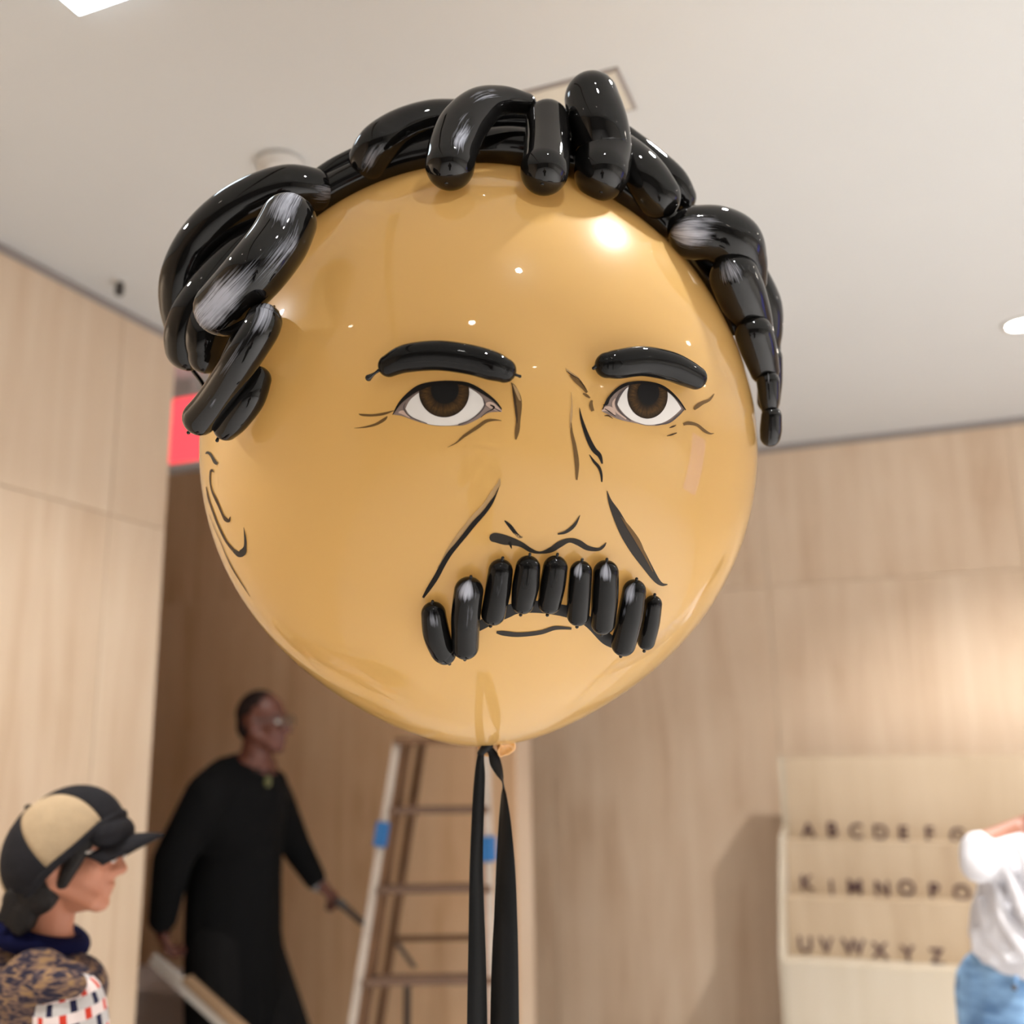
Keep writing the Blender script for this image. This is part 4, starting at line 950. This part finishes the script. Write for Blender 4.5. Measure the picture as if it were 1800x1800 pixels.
sk = blob('skirt', [('c', pelw + UPW * .06, .145, V((pelw.x, pelw.y, .30)), .20)], plain('dark_skirt', (40, 40, 52), .9, .1, noise=.1), wom, .012, 4)
for h_ in (hR, hL): blob('shoe', [('e', V((h_.x, h_.y, .04)) + wf * .05, (.125, .045, .04), Mw), ('e', V((h_.x, h_.y, .055)), (.055, .04, .05), Mw)], plain('brown_shoe', (60, 40, 30), .4, .4, noise=.1), wom, .007, 3)

# --- person in white T-shirt and jeans at the right edge
M['skin_p'] = plain('brown_skin', (140, 92, 72), .5, .4, noise=.1, nscale=12)
dp = 2.85
pf = (V((.35, .94, 0))).normalized()          # faces the letter stand
hp, sp_, up_ = axes(pf, UPW)
Mp = Matrix((hp, sp_, up_)).transposed()
tcn = P(1832, 1480, dp)
per = empty('person', 'person in a white T-shirt and blue jeans before the letter stand', 'person', V((tcn.x, tcn.y, 0)))
hc = P(1895, 1310, dp)
hs, q = head_shapes(hc, hp, sp_, up_, 1.0)
nbp = P(1868, 1432, dp)
shl, shr = P(1778, 1506, dp - .02), P(1940, 1478, dp)
ell, wrl = P(1735, 1488, dp - .06), P(1845, 1436, dp + .08)
elr, wrr = P(2010, 1600, dp + .06), P(1985, 1500, dp + .26)
pelp = P(1822, 1735, dp)
hl, hr = pelp + sp_ * .09, pelp - sp_ * .09
body = hs + [('c', q(-.02, 0, -.07), .052, nbp, .058), ('c', nbp, .075, P(1845, 1520, dp), .115), ('c', P(1845, 1520, dp), .115, pelp, .12),
     ('c', shl, .05, ell, .042), ('c', ell, .042, wrl, .030), ('c', shr, .05, elr, .04), ('c', elr, .04, wrr, .028), ('c', nbp, .06, shl, .052), ('c', nbp, .06, shr, .052)]
for h_ in (hl, hr): body += [('c', h_, .09, V((h_.x, h_.y, .48)), .06), ('c', V((h_.x, h_.y, .48)), .058, V((h_.x, h_.y, .06)), .04)]
body += hand_shapes(wrl, RGT + UPV * .15, FWD, UPV, .5) + hand_shapes(wrr, UPW + pf * .6, pf, -RGT, .5)
blob('body', body, M['skin_p'], per, .0065, 4)
eyes(hc, hp, sp_, up_, 1.0, per, M['eye_w'], M['eye_d'])
blob('hair', [('e', q(-.02, 0, .04), (.1, .083, .092), Mp), ('e', q(-.06, 0, -.03), (.06, .074, .08), Mp)], M['hair_b'], per, .007, 3)
def pixel_band(p): return p
tee = plain('white_cotton', (206, 204, 208), .9, .15, noise=.02, nscale=20)
ts = [('c', nbp - UPW * .045, .062, shl - UPW * .02, .07), ('c', nbp - UPW * .045, .062, shr - UPW * .02, .07), ('c', nbp - UPW * .05, .085, P(1845, 1556, dp), .155), ('c', P(1838, 1540, dp), .160, P(1822, 1620, dp), .165), ('c', P(1822, 1620, dp), .165, P(1818, 1645, dp), .170),
      ('c', P(1800, 1515, dp), .085, shl, .075), ('c', shl, .078, P(1728, 1503, dp - .06), .062), ('c', P(1724, 1497, dp - .06), .055, P(1720, 1520, dp - .09), .048), ('c', shl, .06, P(1732, 1494, dp - .03), .05),
      ('c', P(1880, 1490, dp), .09, shr, .075), ('c', shr, .075, shr.lerp(elr, .55), .066)]
# diagonal drapery folds lying on the cloth
def fold(x, y, r):
    lat = (1836 - x) / FPX * dp; return P(x, y, dp - sqrt(max(.166 ** 2 - lat * lat, .0004)) + r * .55)
for (x0, y0, x1, y1, r) in ((1742, 1525, 1806, 1682, .017), (1760, 1500, 1860, 1680, .019), (1722, 1580, 1772, 1684, .016), (1790, 1490, 1890, 1640, .018), (1712, 1635, 1744, 1686, .015)):
    mx_, my_ = (x0 + x1) / 2 - 12, (y0 + y1) / 2 + 10
    ts.append(('c', fold(x0, y0, r), r * .6, fold(mx_, my_, r), r)); ts.append(('c', fold(mx_, my_, r), r, fold(x1, y1, r), r))
blob('t_shirt', ts, tee, per, .0075, 4)
def denim():
    m, nt, b = new_mat('blue_denim'); L = nt.links.new
    tc = N(nt, 'ShaderNodeTexCoord'); mp = N(nt, 'ShaderNodeMapping'); mp.inputs['Scale'].default_value = (6, 6, 22); mp.inputs['Rotation'].default_value = (0, .45, 0); L(tc.outputs['Object'], mp.inputs[0])
    no = N(nt, 'ShaderNodeTexNoise', inp={'Scale': 1.0, 'Detail': 4.0}); L(mp.outputs[0], no.inputs['Vector'])
    cr = N(nt, 'ShaderNodeValToRGB'); e = cr.color_ramp.elements; e[0].position = .36; e[0].color = (*lin((78, 110, 148)), 1); e[1].position = .64; e[1].color = (*lin((138, 176, 214)), 1)
    L(no.outputs[0], cr.inputs[0]); L(cr.outputs[0], b.inputs['Base Color']); b.inputs['Roughness'].default_value = .9
    return m
MD = denim()
kl, kr = V((hl.x - .03, hl.y, .48)), V((hr.x, hr.y, .48))
je = blob('jeans', [('c', P(1815, 1716, dp), .160, P(1812, 1790, dp), .190), ('c', hl - UPW * .02, .125, kl, .10), ('c', hr - UPW * .02, .125, kr, .10), ('c', kl, .10, V((kl.x, kl.y, .12)), .085), ('c', kr, .10, V((kr.x, kr.y, .12)), .085)], MD, per, .009, 5)
bar('belt_loop', P(1786, 1714, dp - .160), P(1786, 1742, dp - .166), .012, .006, MD, sub=je, up=FWD)
blob('rivet', [('e', P(1783, 1736, dp - .172), (.008, .008, .008))], M['dark_metal'], sub=je, voxel=.003, smooth=1)
for h_ in (kl, kr): blob('shoe', [('e', V((h_.x, h_.y, .045)) + pf * .06, (.13, .05, .045), Mp), ('e', V((h_.x, h_.y, .06)), (.06, .045, .055), Mp)], plain('white_shoe', (210, 208, 204), .5, .3, noise=.05), per, .007, 3)

# --- the photographer, standing right behind the camera (seen only as a dark shape in the glossy latex)
phf = V((0, 1, 0)); hq, sq, uq = axes(phf, UPW); Mq = Matrix((hq, sq, uq)).transposed()
pp = V((.02, -.50, 0)); pho = empty('person', 'photographer in dark clothes standing behind the camera with a phone', 'person', pp)
hc2 = V((.0, -.42, 1.66)); hs, q = head_shapes(hc2, hq, sq, uq, 1.0)
nb2 = V((.01, -.47, 1.49)); pv2 = V((.02, -.50, .95))
body = hs + [('c', q(-.02, 0, -.07), .052, nb2, .058), ('c', nb2, .08, nb2 - UPW * .22, .12), ('c', nb2 - UPW * .22, .12, pv2, .125)]
slv = []
for sg in (1, -1):
    sh_ = nb2 + sq * .17 * sg - UPW * .06; el_ = V((.0 - .22 * sg, -.30, 1.24)); wr_ = V((-.085 * sg, -.115, 1.545))
    body += [('c', sh_, .05, el_, .04), ('c', el_, .04, wr_, .028)] + hand_shapes(wr_, UPW * .8 + V((.5 * sg, .25, 0)), V((sg, .3, 0)), V((0, -1, .5)), .7)
    slv += [('c', sh_, .075, el_, .062), ('c', el_, .062, wr_.lerp(el_, .15), .046)]
    h_ = pv2 + sq * .09 * sg; body += [('c', h_, .085, V((h_.x, h_.y, .48)), .058), ('c', V((h_.x, h_.y, .48)), .055, V((h_.x, h_.y, .06)), .04)]
blob('body', body, M['skin_p'], pho, .007, 4)
eyes(hc2, hq, sq, uq, 1.0, pho, M['eye_w'], M['eye_d'])
blob('hair', [('e', q(-.02, 0, .04), (.1, .083, .092), Mq), ('e', q(-.06, 0, -.03), (.06, .074, .09), Mq)], M['hair_b'], pho, .008, 3)
blob('jacket', [('c', nb2 - UPW * .05, .085, nb2 - UPW * .2, .15), ('e', nb2 - UPW * .2, (.13, .21, .15), Mq), ('c', nb2 - UPW * .2, .155, pv2, .16), ('c', pv2, .16, pv2 - UPW * .1, .17)] + slv, M['black_cloth'], pho, .010, 5)
tr_ = []
for sg in (1, -1): h_ = pv2 + sq * .09 * sg; tr_ += [('c', h_, .115, V((h_.x, h_.y, .48)), .09), ('c', V((h_.x, h_.y, .48)), .09, V((h_.x, h_.y, .12)), .075)]
blob('trousers', tr_, M['black_trouser'], pho, .011, 4)
for sg in (1, -1): h_ = pv2 + sq * .09 * sg; blob('shoe', [('e', V((h_.x, h_.y, .045)) + phf * .06, (.13, .05, .045), Mq), ('e', V((h_.x, h_.y, .06)), (.06, .045, .055), Mq)], M['dark_metal'], pho, .008, 3)
pn = empty('phone', 'black phone held up at the camera position', 'phone', V((0, -.04, 1.60)))
me = box_mesh(0, -.045, 1.625, .078, .009, .155, .004, 'phone_body'); place(link('phone_body', me, M['black_slot'], None, False), pn)
me = box_mesh(0, -.0501, 1.625, .07, .001, .146, 0, 'phone_screen'); place(link('phone_screen', me, M['dark_metal'], None, False), pn)
